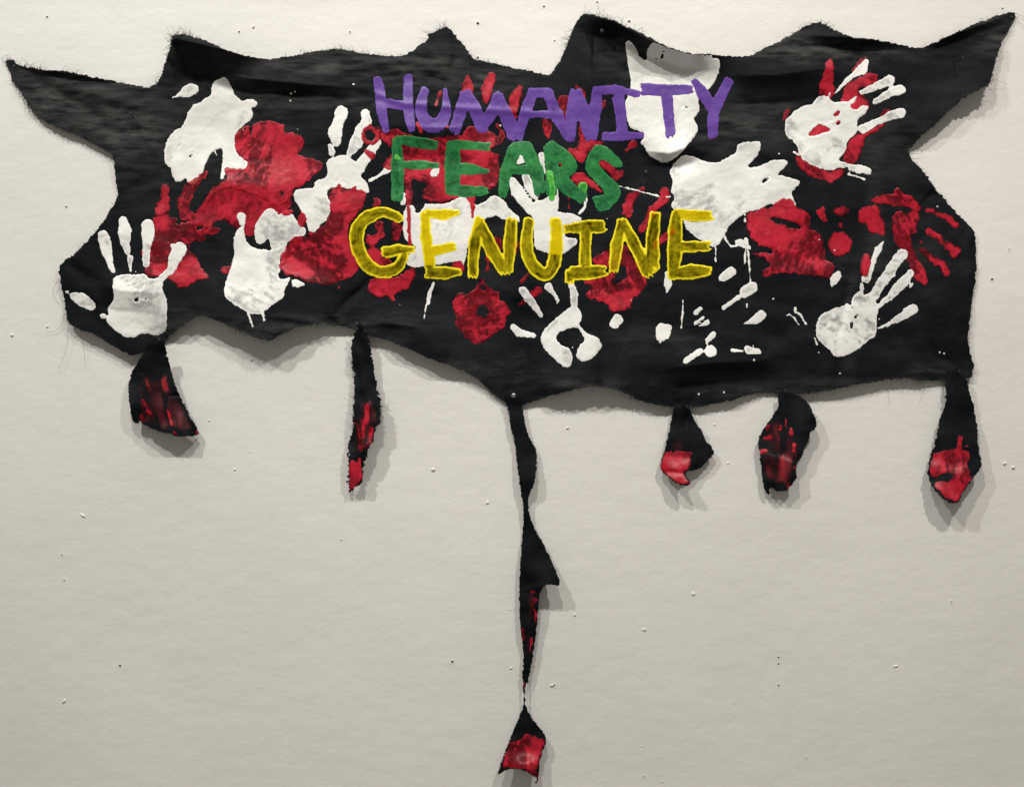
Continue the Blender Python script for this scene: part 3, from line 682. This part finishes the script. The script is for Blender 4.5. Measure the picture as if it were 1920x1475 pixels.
K('paint_smear', "P T7 1070,610 1110,585 1290,580 1390,500 1405,570 1350,680 1250,700 1258,748 1235,755 1205,715 1140,735 1075,690", 'R', 1.2, .6, 'dark red smear under the letter G', rag=2)
K('paint_dab', "S T8 215,510,38 235,530,30", 'R', .1, .8)
K('paint_drip', "S T7 868,640,4 866,665,9", 'R', .1, .4)
K('paint_drip', "S T7 1330,1000,6 1340,1015,5", 'R', .1, .4)
K('handprint', """P T8 1130,480 1180,430 1230,398 1300,388 1370,345 1440,470 1500,560 1530,620 1490,700 1430,730 1422,790 1380,810 1320,830 1260,822 1262,770 1200,752 1095,725 1100,700 1150,640 1085,635 1090,615 1200,590 1280,570 1260,520 1180,500
H T8 1285,610 1340,510 1360,500 1392,540 1380,600 1320,650""", 'R', 1.0, .8, 'red smudged handprint under the letters I and N', rag=1.8)
K('paint_flower', """P T8 190,720 240,690 280,712 330,665 365,610 390,595 430,650 470,680 502,700 490,745 540,755 560,800 590,830 550,880 530,940 470,980 420,1030 350,1052 300,1030 250,980 210,930 200,850 180,800
H T8 340,820 380,768 430,800 435,840 390,868 348,850
H T8 375,665 390,645 408,665 395,695 378,690""", 'R', .95, 1.0, 'dark red flower shaped print with an open middle', rag=1.8, even=1.35)
K('paint_smear', """S T8 770,680,28 720,720,30 640,780,8
S T8 705,560,14 655,625,8""", 'R', .5, .7)
K('handprint', """S T8 665,680,28 700,735,28
S T8 720,750,28 790,850,15
S T8 840,655,28 870,690,18 880,700,12
S T8 880,705,14 905,750,12
S T8 898,770,5
S T8 1000,640,26 1020,700,25 1022,780,24
S T8 600,935,25 640,975,25 740,990,18
P T8 1020,780 1045,790 1068,840 1070,885 1050,912 1110,985 1180,1000 1217,1055 1200,1080 1165,1130 1120,1167 1060,1167 1025,1130 1050,1070 1095,1030 1080,985 1040,930 960,950 900,978 890,1010 925,1060 985,1080 1012,1130 1000,1195 970,1218 920,1190 880,1150 820,1090 785,1030 800,970 850,910 920,850 980,810""", 'W', 0.61, 1.1, 'white handprint with a hollow palm', bead=.5)
K('paint_dab', "S T8 1318,882,36 1300,908,36", 'W', 0.38, .8)
K('paint_dab', "S T8 1662,565,15 1670,640,26 1660,690,6", 'W', 0.95, .6)
K('paint_dab', """S T8 1625,950,42 1620,1000,35 1615,1040,6
S T8 1665,945,30 1660,1000,18""", 'W', 0.92, .6)
K('paint_drip', """S T7 1522,630,8 1495,700,14 1485,772,12
S T7 1475,770,5 1455,885,3""", 'W', .1, .6)
K('handprint', """S T9 705,548,32 650,590,30
S T9 625,615,6
S T9 850,662,38 800,690,38
S T9 760,725,14 650,800,12
S T9 912,852,34 875,882,28 790,912,5
S T9 490,808,14 460,835,16
S T9 512,868,9 458,908,11
S T9 540,902,18 490,925,8
S T9 580,985,18 540,1022,18 535,1045,6
S T9 560,1100,42
S T9 490,1100,20 440,1130,20 390,1165,18
S T9 710,1095,11 775,1100,9
S T9 820,1092,27 895,1102,18""", 'W', 0.47, .9, 'scattered white fingertip prints')
K('paint_drip', """S T9 373,650,3 370,800,4 360,940,4
S T9 812,775,3 812,795,3
S T9 855,1060,3 862,1160,4""", 'W', .1, .4)
# right side
K('handprint', """P T9 800,160 890,120 980,108 1010,60 1060,33 1140,65 1145,100 1200,120 1258,180 1230,268 1300,270 1342,310 1340,370 1362,430 1350,470 1400,482 1422,530 1390,595 1310,592 1200,575 1130,560 1060,550 950,587 912,560 920,530 990,520 935,450 850,435 850,418 940,420 1020,400 890,370 830,290 812,250
H T9 955,178 1060,183 1180,230 1192,262 1110,250 1020,210
H T9 900,395 1010,408 1020,420 930,425""", 'R', .75, 1.0, 'large crimson handprint pointing right', rag=1.5)
K('paint_dab', "P T9 1282,140 1330,95 1352,95 1360,160 1372,200 1345,208 1310,170", 'R', .3, .7)
K('paint_dab', "S T9 1450,130,35 1480,130,38", 'R', 1.8, .4, 'faint dark red dab')
K('paint_dab', """S T9 1455,350,80 1455,368,80
S T9 1460,222,8 1460,240,9""", 'R', .6, .9, 'round red print')
K('handprint', """P T0 608,200 640,110 700,90 770,98 770,150 800,180 812,300 780,306 760,288 700,290 680,212 640,218
S T0 725,55,16 800,50,32 900,55,40 970,70,45 1035,110,28
S T0 890,-5,22 960,45,15
S T0 920,185,55 930,250,75 930,330,58 970,400,38 1010,480,30 1050,570,48 1078,612,28
S T0 1010,160,35 1010,260,20
S T0 1100,128,14 1140,130,12
S T0 1180,150,20 1240,178,25 1300,230,20
S T0 1120,275,22 1180,312,20 1230,360,18 1290,410,48
S T0 1055,348,12
S T0 1070,395,18 1130,460,22 1200,500,28 1232,555,30""", 'R', .8, .9, 'red handprint spread over the right edge', rag=1.4)
K('handprint', """P T0 335,900 370,845 450,805 530,792 545,762 572,797 580,730 620,688 640,680 660,715 700,700 745,740 762,800 750,870 755,940 740,1000 690,1030 620,1085 560,1120 500,1142 450,1132 420,1080 380,1055 340,1020 330,950
h T0 580,905,10 575,935,12
h T0 600,870,5 620,845,7
S T0 650,640,11 645,700,15
S T0 798,345,6 760,400,24 720,500,18 680,600,32
S T0 930,430,38 880,490,36 830,570,38 770,650,32 730,720,32
S T0 985,560,22 950,610,35 890,665,33 840,730,22 765,785,14
S T0 998,635,8 980,655,6
S T0 1000,810,35 950,842,32 880,890,18 770,940,8
S T0 872,578,11""", 'W', 1.15, .7, 'chalky white handprint with long fingers', even=.55)
K('paint_dab', "S T0 678,450,30 675,500,38 665,560,25", 'R', .4, .7)
K('paint_dab', "P T0 430,585 480,535 510,555 502,610 455,650 435,668", 'W', 1.03, .5)
K('paint_drip', """S T0 133,852,5 150,845,4 180,870,4 215,920,5
S T0 190,800,7 188,830,10 225,850,5 265,912,5
S T0 325,1012,5 338,1050,6""", 'W', .1, .4)
K('handprint', """S T5 430,430,22 420,520,38 395,620,45 415,680,25
P T5 350,620 450,560 470,640 430,700 380,680
P T5 590,545 640,530 700,505 760,510 765,545 735,590 640,605 625,645 690,680 706,750 650,815 590,770 550,740 490,700 530,620 540,580
S T5 675,402,10 620,450,25 600,490,20
P T5 200,1040 260,1100 330,1150 430,1185 480,1160 545,1170 500,1240 440,1270 350,1235 250,1200 200,1140 190,1080
P T5 505,1100 555,985 600,930 700,900 780,850 770,790 800,757 852,760 830,840 760,905 680,940 650,1030 620,1112 580,1132 530,1120
S T5 132,770,16 105,830,10
P T5 255,935 340,840 420,850 480,900 400,960 280,965
P T5 430,810 490,740 520,790 510,880 430,860""", 'R', .7, .8, 'red handprint under the upper right white one', rag=1.4)
K('handprint', """P T5 115,880 130,820 190,760 260,730 312,718 320,690 380,658 430,680 440,705 500,708 560,700 600,670 622,658 605,700 560,732 600,770 640,733 692,728 692,770 640,810 612,840 622,900 600,930 545,970 540,1040 500,1090 485,1112 550,1125 560,1160 480,1160 430,1187 350,1160 280,1130 220,1080 200,1000 180,977 130,950
H T5 270,925 345,855 400,872 450,900 350,932 290,948
H T5 445,802 492,753 502,790 470,808
h T5 485,850,14
h T5 435,832,8
S T5 682,425,18 650,478,38 600,515,20 540,560,12 460,650,5
S T5 840,558,38 770,590,30 650,640,16
S T5 915,620,33 850,640,30 740,705,18
S T5 920,780,35 850,800,30 740,850,22 660,890,33
S T5 570,1160,20 640,1172,32 695,1185,24
S T5 430,640,6 415,700,6
S T5 560,1205,7 670,1240,8
S T5 182,1055,9 205,1070,7""", 'W', 0.75, 1.0, 'white handprint over red at the upper right', bead=.5)
# ---- the words
K('light_green_dab', "S T4 345,1290,32 330,1350,32 325,1378,18", 'L', .7, .7, 'bright green dab')
for lab, spec in (
 ('green letter F', """B T3 385,965,32 388,1150,46 388,1370,42
B T3 390,965,34 520,985,40 655,1005,32
B T3 430,1140,28 560,1140,34 670,1145,20"""),
 ('green letter E', """B T3 770,1000,45 770,1160,55 765,1320,48
B T3 800,1000,32 1015,1015,30
B T3 800,1165,42 900,1170,42 1020,1185,12
B T3 760,1312,40 880,1325,42 990,1318,32"""),
 ('green letter A', """B T3 1200,1035,50 1135,1200,42 1118,1345,32
B T3 1280,1025,50 1350,1180,48 1375,1325,42
B T3 1200,1020,38 1290,1015,38
B T3 1170,1172,28 1330,1175,34"""),
 ('green letter R', """B T3 1432,1012,38 1455,1120,45 1455,1330,40
B T3 1450,1025,50 1560,1100,50 1600,1160,42 1500,1215,45
B T4 150,1200,48 250,1310,50 340,1370,42"""),
 ('green letter S', """P T4 350,1150 385,1060 430,1000 490,1003 550,1050 622,1120 614,1162 540,1155 505,1110 455,1095 455,1140 500,1200 570,1260 602,1300 597,1370 530,1447 450,1467 420,1400 395,1360 480,1352 490,1325 430,1260 375,1200""")):
    K('letter', spec, 'G', .45, .8, lab, rag=1.0, bead=.35)
K('light_green_dab', "S T3 1440,1200,22 1462,1300,20 1455,1375,18", 'L', .8, .6, 'bright green streak')
K('light_green_dab', "S T3 380,1085,14 400,1095,10", 'L', .8, .5)
for lab, spec in (
 ('purple letter H', """B T3 250,550,30 268,640,36 275,760,40 308,908,20
B T3 463,535,28 460,640,34 462,770,38 488,898,24
B T3 270,715,38 470,730,30"""),
 ('purple letter U', """B T3 578,630,32 552,700,36 552,800,45 610,875,48 690,860,50 730,760,38 715,620,12"""),
 ('purple letter M', """B T3 785,900,38 820,790,42 862,660,42
B T3 865,650,38 920,750,48 975,890,42
B T3 965,890,40 1040,780,42 1085,670,38
B T3 1085,670,34 1130,780,46 1195,930,50"""),
 ('purple letter A', """B T3 1220,945,36 1280,760,38 1325,645,36
B T3 1310,638,32 1430,642,34
B T3 1430,650,38 1490,800,42 1575,965,26
B T3 1300,792,26 1440,790,28"""),
 ('purple letter N', """B T4 290,640,38 268,800,46 262,965,26
B T4 300,640,40 345,780,48 400,950,42
B T4 440,635,34 430,760,42 405,950,34"""),
 ('purple letter I', """B T4 430,625,28 560,622,34 725,650,24
B T4 588,680,42 605,800,38 615,920,40
B T4 490,945,30 620,945,34 755,938,20"""),
 ('purple letter T', """B T4 765,618,42 900,625,38 1095,618,30
B T4 918,620,42 935,780,38 948,925,34"""),
 ('purple letter Y', """B T4 1115,560,24 1180,660,45 1238,750,38
B T4 1350,565,32 1290,680,40 1240,780,40 1242,935,34""")):
    K('letter', spec, 'P', .55, .8, lab, rag=.9, bead=.3)
for lab, spec in (
 ('yellow letter G', """B T7 1285,182,34 1200,138,36 1120,145,42 1020,205,50 985,300,50 1000,400,50 1060,510,46 1150,560,42 1250,545,44 1305,485,34 1320,430,26
B T7 1195,415,42 1280,400,40 1385,398,22"""),
 ('yellow letter E', """B T7 1465,155,34 1470,300,40 1500,520,38
B T7 1480,148,30 1600,160,38 1688,140,22
B T7 1500,410,38 1655,380,32
B T7 1490,555,45 1600,562,48 1705,550,22"""),
 ('yellow letter N', """B T8 368,195,36 330,350,45 318,580,34
B T8 370,220,38 450,400,50 540,545,42
B T8 590,200,40 578,330,48 560,540,38"""),
 ('yellow letter U', """B T8 708,205,38 690,300,44 690,420,44 740,530,46 830,585,44 885,500,46 900,350,48 892,205,40"""),
 ('yellow letter I', """B T8 960,255,30 1100,240,48 1215,240,42
B T8 1100,280,42 1095,500,42
B T8 985,550,28 988,620,34
B T8 1010,560,48 1120,555,50 1225,545,38"""),
 ('second yellow letter N', """B T8 1352,210,34 1312,380,46 1295,540,34
B T8 1352,205,36 1440,370,45 1530,550,48
B T8 1580,160,36 1560,330,50 1560,510,50"""),
 ('second yellow letter E', """B T9 325,155,38 315,300,54 310,490,50 300,580,34
B T9 320,148,34 450,165,44 560,165,36
B T9 330,380,42 540,375,36
B T9 305,565,42 430,550,54 550,545,32""")):
    K('letter', spec, 'Y', .35, .9, lab, rag=1.0, bead=.6, midthin=.60)
# stray droplets
dr = random.Random(4); spec = []
for _ in range(22):
    x = dr.uniform(180, 1780); y = dr.uniform(190, 700); spec.append("S PX %.1f,%.1f,%.2f" % (x, y, dr.uniform(.9, 1.4)))
for sx, sy in ((553,173),(544,189),(1310,738),(1357,735),(1450,560),(1575,700),(1535,661),(1770,663),(1762,660),(545,176)): spec.append("S PX %d,%d,1.6" % (sx, sy))
o = K('paint_droplets', '\n'.join(spec), 'W', .3, .3, rag=.2, kind='stuff')

# ================================================================ hanging strips
def strip(label, outline, ctrl, red, folds=(), nail=None, frayd=.35, hot=(), thin=.8, G=1.5, base=.35, shag=.8, grp='torn strips hanging below the cloth'):
    cx = outline[0][0]; cy = outline[0][1]
    r = empty('hanging_strip', cx, cy, 0); tag(r, label, 'cloth strip', grp)
    p = Piece(r, outline, G, ctrl, folds, power=2.4, rough=shag, base_noise=base); p.fabric()
    fray(p, frayd, hot=hot, length=3.2)
    for q in red:
        if len(q) == 4: p.paint(q[2], q[0], 'D', q[1], .4, rag=2.4, ang=1.45, wash=q[3]*2.4, fade=13)
        else: p.paint(q[2], q[0], 'R', q[1], .7, rag=1.6, ang=1.45)
    return r, p
r, p = strip('broad black drop with dark red streaks, flaring to a slanted hem, leftmost of the strips',
 pts('LS', "450,200 520,165 600,180 640,330 670,500 720,660 770,790 840,920 900,1040 960,1150 990,1225 960,1215 880,1238 760,1235 620,1200 520,1175 430,1135 380,1095 350,1060 335,1105 275,1080 250,930 230,800 230,660 260,560 330,440 390,350 430,270"),
 [(290,632,42),(302,640,42),(270,662,30),(315,660,26),(243,715,12),(250,790,16),(275,797,26),(310,812,34),(350,818,30),(373,815,14),(345,760,18),(320,690,20),(290,720,26),(300,770,30)],
 [("""P LS 360,520 400,500 430,600 500,660 520,720 480,790 430,790 400,690 370,660
P LS 590,580 640,570 680,660 730,790 700,800 600,790 560,740 560,680""", 1.0, 'paint_smear', .62),
  ("""P LS 330,720 470,800 600,800 740,850 740,1000 700,1100 760,1225 700,1225 600,1190 520,1160 430,1100 380,1080 340,900""", 1.9, 'paint_smear', .19),
  ("P LS 360,500 440,560 540,640 620,560 680,640 760,800 900,1050 960,1180 700,1200 400,1080 310,900 290,720 340,600", 1.9, 'paint_smear', .19),
  ("S LS 390,860,18 430,950,24 460,1000,22", .4, 'paint_streak'), ("S LS 645,960,12 680,1060,18 700,1110,14", .5, 'paint_streak'), ("S LS 375,1040,18 390,1075,20", .5, 'paint_dab'),
  ("S LS 720,1200,18 760,1235,14", .4, 'paint_dab'), ("S LS 968,1195,16 985,1220,14", .3, 'paint_dab')],
 folds=[([(262,700),(264,750),(262,790)], 8, 6, 's'), ([(345,740),(320,742)], 4, -3, 'r')], hot=[(320,810,70,1.5)])
threads(r, [(14,3,[(373,820),(362,828),(345,832)]),(14,3,[(371,822),(355,836),(343,845)])])
r, p = strip('narrow shaggy black strip with bright red tip, second strip from the left',
 pts('MS', "350,80 400,110 440,190 470,270 490,400 510,560 530,650 550,730 548,800 540,890 500,930 490,1010 450,1070 430,1150 410,1220 415,1310 350,1385 300,1405 300,1250 305,1140 290,1060 320,980 340,900 345,720 350,560 335,420 312,260 350,200 370,150"),
 [(670,602,26),(672,608,26),(685,630,22),(660,640,10),(665,700,8),(705,720,12),(700,760,26),(712,790,30),(655,830,14),(690,840,34),(655,920,12),(680,890,26),(680,740,16)],
 [("P MS 370,680 500,680 540,860 480,1020 420,1140 330,1120 300,1060 350,880", 1.5, 'paint_smear', .18), ("S MS 445,720,14 440,800,22 420,900,16 415,980,14", .8, 'paint_streak'), ("""S MS 485,910,18 480,980,24 440,1050,22
S MS 350,860,10 375,900,10 385,990,12 400,1080,12""", 1.3, 'paint_streak'),
  ("""P MS 310,1150 345,1160 370,1190 390,1130 400,1190 410,1240 415,1310 360,1370 305,1385 302,1250 308,1200""", .3, 'paint_patch')],
 folds=[([(668,640),(678,700),(690,760)], 6, 4, 'r')], frayd=1.1, shag=1.9, hot=[(700,700,90,2.2),(660,720,80,1.9),(665,860,60,.6)])
r, p = strip('very long thin black strip twisting down to a red painted kite shaped end',
 pts('L1', "262,40 245,100 270,200 290,320 320,430 330,560 350,680 372,830 375,950 360,1120 350,1300 345,1420")
 + pts('L2', "350,250 360,380 378,500 378,600 372,700 376,790 380,900 340,1000 300,1100 270,1180 230,1290 200,1370 205,1397 240,1360 310,1340 380,1355 440,1390 478,1420 450,1450 475,1452 488,1400 490,1310 515,1210 545,1160 515,1080 460,1020 415,960 389,900 387,800 400,745 410,755 420,700 440,580 465,440 475,300 485,230 480,180 500,100 520,65 580,55 630,78 632,20")
 + pts('L1', "620,1340 570,1220 510,1100 430,960 405,840 420,740 455,690 462,560 470,455 420,390 390,300 370,180 355,40"),
 [(963,742,16),(950,760,10),(980,760,10),(965,830,10),(1000,840,9),(1003,900,22),(985,940,14),(980,1000,5),(1000,1040,12),(1045,1090,30),(1030,1096,32),(985,1100,10),(985,1150,12),(1008,1140,20),(980,1220,8),(1000,1220,14),(985,1290,10),(983,1320,10),
  (960,1370,8),(1005,1370,12),(1024,1390,16),(940,1440,22),(985,1440,34),(1008,1465,24),(980,1400,12)],
 [("S L2 347,80,5 350,180,5 352,260,5", .4, 'paint_streak'), ("S L2 368,380,8 372,440,10", .2, 'paint_dab'), ("""S L2 435,110,7 460,110,7
S L2 455,160,10 445,210,12 465,250,8 468,310,5
S L2 435,440,12 425,520,10""", 1.0, 'paint_smear'), ("P L2 400,90 480,100 480,200 470,400 440,560 390,620 370,420 380,250", 1, 'paint_smear', .13), ("S L2 384,720,10 382,790,6", .4, 'paint_dab'),
  ("""P L2 385,1105 430,1100 480,1125 520,1125 535,1160 505,1220 492,1290 480,1320 478,1415 430,1385 380,1352 310,1338 235,1340 225,1310 250,1220 300,1150 370,1140""", .9, 'paint_patch')],
 folds=[([(985,1105),(1000,1102),(1030,1096)], 6, 3, 'r')], frayd=.10, hot=[(960,1350,900,.25),(1030,1098,30,.9),(975,1440,40,.9),(963,760,20,.5)], G=1.25)
threads(r, [(10,4,[(990,1270),(994,1300),(993,1340)]),(8,3,[(989,1275),(988,1300),(991,1330)]),(10,8,[(962,760),(952,763),(945,761)]),(10,8,[(962,764),(954,766),(947,768)])])
r, p = strip('short black drop with a folded crimson corner, third strip from the right',
 pts('DD', "400,190 480,160 530,185 560,270 600,360 665,430 690,520 730,540 770,610 720,680 630,770 510,780 500,820 550,880 548,908 440,908 340,830 270,765 290,680 320,600 340,480 370,380 390,260"),
 [(1270,757,16),(1285,757,16),(1265,790,8),(1300,790,8),(1250,850,12),(1240,880,16),(1290,905,36),(1275,895,34),(1285,880,26),(1290,850,16),(1338,848,14),(1310,880,14)],
 [("P DD 320,608 420,603 540,608 560,640 550,700 520,770 500,835 552,882 545,907 440,907 340,828 272,765 290,690", .25, 'paint_patch'), ("P DD 380,480 500,480 520,610 340,610", 1.9, 'paint_smear', .18)],
 folds=[([(1243,884),(1265,886),(1290,890)], 5, -4, 's'), ([(1284,764),(1287,780),(1288,795)], 4, -5, 'r')], frayd=.14, hot=[(1245,850,30,.8)])
r, p = strip('bulging black drop smeared dark red with a ragged foot, second strip from the right',
 pts('DD', "1330,85 1400,45 1450,90 1500,90 1570,130 1630,200 1665,280 1688,350 1670,410 1620,430 1615,510 1570,590 1550,660 1505,710 1500,800 1510,850 1450,920 1410,965 1320,968 1292,930 1260,935 1268,1005 1240,992 1205,930 1190,800 1175,650 1155,490 1210,400 1300,280 1345,190"),
 [(1470,735,16),(1460,745,14),(1490,745,10),(1525,790,20),(1520,808,24),(1420,822,12),(1425,880,10),(1445,925,12),(1470,920,24),(1490,890,26),(1500,850,24),(1460,850,16),(1470,790,12)],
 [("""P DD 1175,590 1240,585 1260,610 1400,590 1440,540 1480,540 1560,590 1545,660 1500,720 1500,800 1480,880 1440,940 1380,920 1290,905 1210,840 1190,800 1180,650""", 1.7, 'paint_smear', .36),
  ("P DD 1200,440 1260,340 1400,290 1480,380 1560,480 1560,640 1480,680 1300,640 1180,600", 1.7, 'paint_smear', .16),
  ("""S DD 1245,370,16 1230,405,20
S DD 1408,325,12 1405,380,10
S DD 1455,400,18 1470,450,20
S DD 1360,380,12 1350,410,10
S DD 1225,485,12 1270,478,12
S DD 1345,500,14 1335,540,10""", .6, 'paint_dab'), ("S DD 1180,600,14 1245,600,16", .2, 'paint_dab'), ("""S DD 1480,550,22 1475,600,16
S DD 1495,740,10 1470,780,8
S DD 1440,900,10 1430,935,8
S DD 1335,730,8 1340,760,6""", .5, 'paint_streak')],
 folds=[([(1424,850),(1460,858),(1490,872)], 6, 4, 's'), ([(1515,735),(1518,770),(1515,805)], 8, 5, 'r')], frayd=.25, hot=[(1450,920,30,1.6)])
r, p = strip('heavy black drop with a bright pinkish red tip at the far right',
 pts('RR', "362,200 430,185 500,230 540,370 570,500 590,640 600,790 625,870 612,930 540,1020 480,1110 450,1178 400,1172 330,1142 280,1080 235,1000 230,930 255,810 290,720 310,600 330,520 362,480 360,300"),
 [(1790,697,16),(1810,700,12),(1775,705,12),(1778,780,14),(1820,780,8),(1830,850,22),(1838,880,26),(1745,850,14),(1742,890,20),(1790,942,38),(1765,935,34),(1810,915,32),(1790,860,22)],
 [("""P RR 262,830 310,795 430,783 520,800 538,850 515,900 530,960 560,1000 500,1085 452,1172 380,1148 320,1100 275,1040 310,1012 400,1018 425,960 330,955 300,990 240,978 250,900
S RR 465,700,14 465,770,16
S RR 500,765,8 520,760,8""", .55, 'paint_patch')],
 folds=[([(1745,880),(1790,890),(1830,885)], 16, 4, 'r')], frayd=.5, shag=1.1, hot=[(1755,830,75,1.9),(1830,850,120,.2),(1785,942,30,1.2)])

# ================================================================ nails
proto = None
def nail(px, py, h, dx, dy, L, label, head=3.2, mat='dark', grp=None):
    """a nail from the cloth at (px,py,h) out to a head L away; dx,dy lean"""
    global proto
    r = empty('nail', px, py, max(h-3, 0)); tag(r, label, 'nail', grp)
    if proto is None:
        def lathe(name, prof, mt):
            V = []; F = []; n = 10
            for y, rr in prof:
                for k in range(n): V.append((rr*math.cos(k*2*math.pi/n), y, rr*math.sin(k*2*math.pi/n)))
            for i in range(len(prof)-1):
                for k in range(n): F.append((i*n+k, i*n+(k+1) % n, (i+1)*n+(k+1) % n, (i+1)*n+k))
            F.append(tuple(range(n))[::-1]); F.append(tuple(range((len(prof)-1)*n, len(prof)*n)))
            me = bpy.data.meshes.new(name); me.from_pydata(V, [], F); me.materials.append(mt)
            import bmesh
            bm = bmesh.new(); bm.from_mesh(me); bmesh.ops.recalc_face_normals(bm, faces=bm.faces); bm.to_mesh(me); bm.free()
            return me
        proto = (lathe('shaft', [(0, .9), (-1, .9)], M['dark']), lathe('head', [(.4, 1.2), (.1, 2.9), (-.5, 3.2), (-1.0, 3.0), (-1.3, 2.0)], M['dark']),
                 lathe('head', [(.4, 1.6), (.1, 3.2), (-.8, 3.6), (-1.6, 3.1), (-2.1, 1.8)], M['steel']))
    from mathutils import Vector
    d = Vector((dx, -L, -dy)); q = Vector((0, -1, 0)).rotation_difference(d.normalized())
    s = bpy.data.objects.new('shaft', proto[0]); link(s, r); s.rotation_mode = 'QUATERNION'; s.rotation_quaternion = q
    s.scale = (S, d.length*S, S)
    hd = bpy.data.objects.new('head', proto[2 if mat == 'steel' else 1]); link(hd, r); hd.rotation_mode = 'QUATERNION'; hd.rotation_quaternion = q
    hd.location = d*S; k = head/3.2; hd.scale = (S*k, S*k, S*k)
G1 = 'nails holding the cloth to the wall'
nail(248,217,5, 5,2,26, 'dark nail sticking out of the upper left wing of the cloth', grp=G1)
nail(1787,119,7, 6,-1,34, 'long thin nail casting two shadows on the upper right wing', 2.6, grp=G1)
nail(1127,67,6, 0,0,30, 'nail with a long shadow under the tallest peak left of the white patch', 3.8, grp=G1)
nail(1209,327,4, 0,-1,20, 'nail between the green S and the big white handprint', 3.4, grp=G1)
nail(1432,155,5, 0,0,6, 'small shiny nail right of the letter Y', 2.2, 'steel', grp=G1)
nail(664,161,4, 0,0,6, 'small shiny nail left of the letter H', 2.4, 'steel', grp=G1)
nail(963,741,19, 0,0,5, 'round headed nail above the long thin strip', 3.9, 'steel', grp=G1)
nail(300,637,44, 0,0,5, 'dark nail at the top of the leftmost strip', 3.2, grp=G1)
nail(671,608,28, 0,0,6, 'dark nail at the top of the shaggy strip', 3.2, grp=G1)
nail(1283,762,18, 1,0,26, 'dark nail at the top of the strip with the crimson corner', 3.0, grp=G1)
nail(1469,733,19, 0,0,14, 'dark nail at the top of the bulging strip', 3.4, grp=G1)
nail(1797,697,19, 0,0,5, 'dark nail at the top of the far right strip', 3.2, grp=G1)
nail(1350,302,5, 0,0,5, 'small shiny nail under the letter Y', 2.0, 'steel', grp=G1)
nail(1756,389,6, 0,0,5, 'small shiny nail by the fold at the right shoulder', 2.2, 'steel', grp=G1)
nail(28,126,7, 0,0,5, 'dark nail in the far left tip', 2.6, grp=G1)
nail(1896,34,5, 0,0,5, 'dark nail in the far right tip', 2.4, grp=G1)
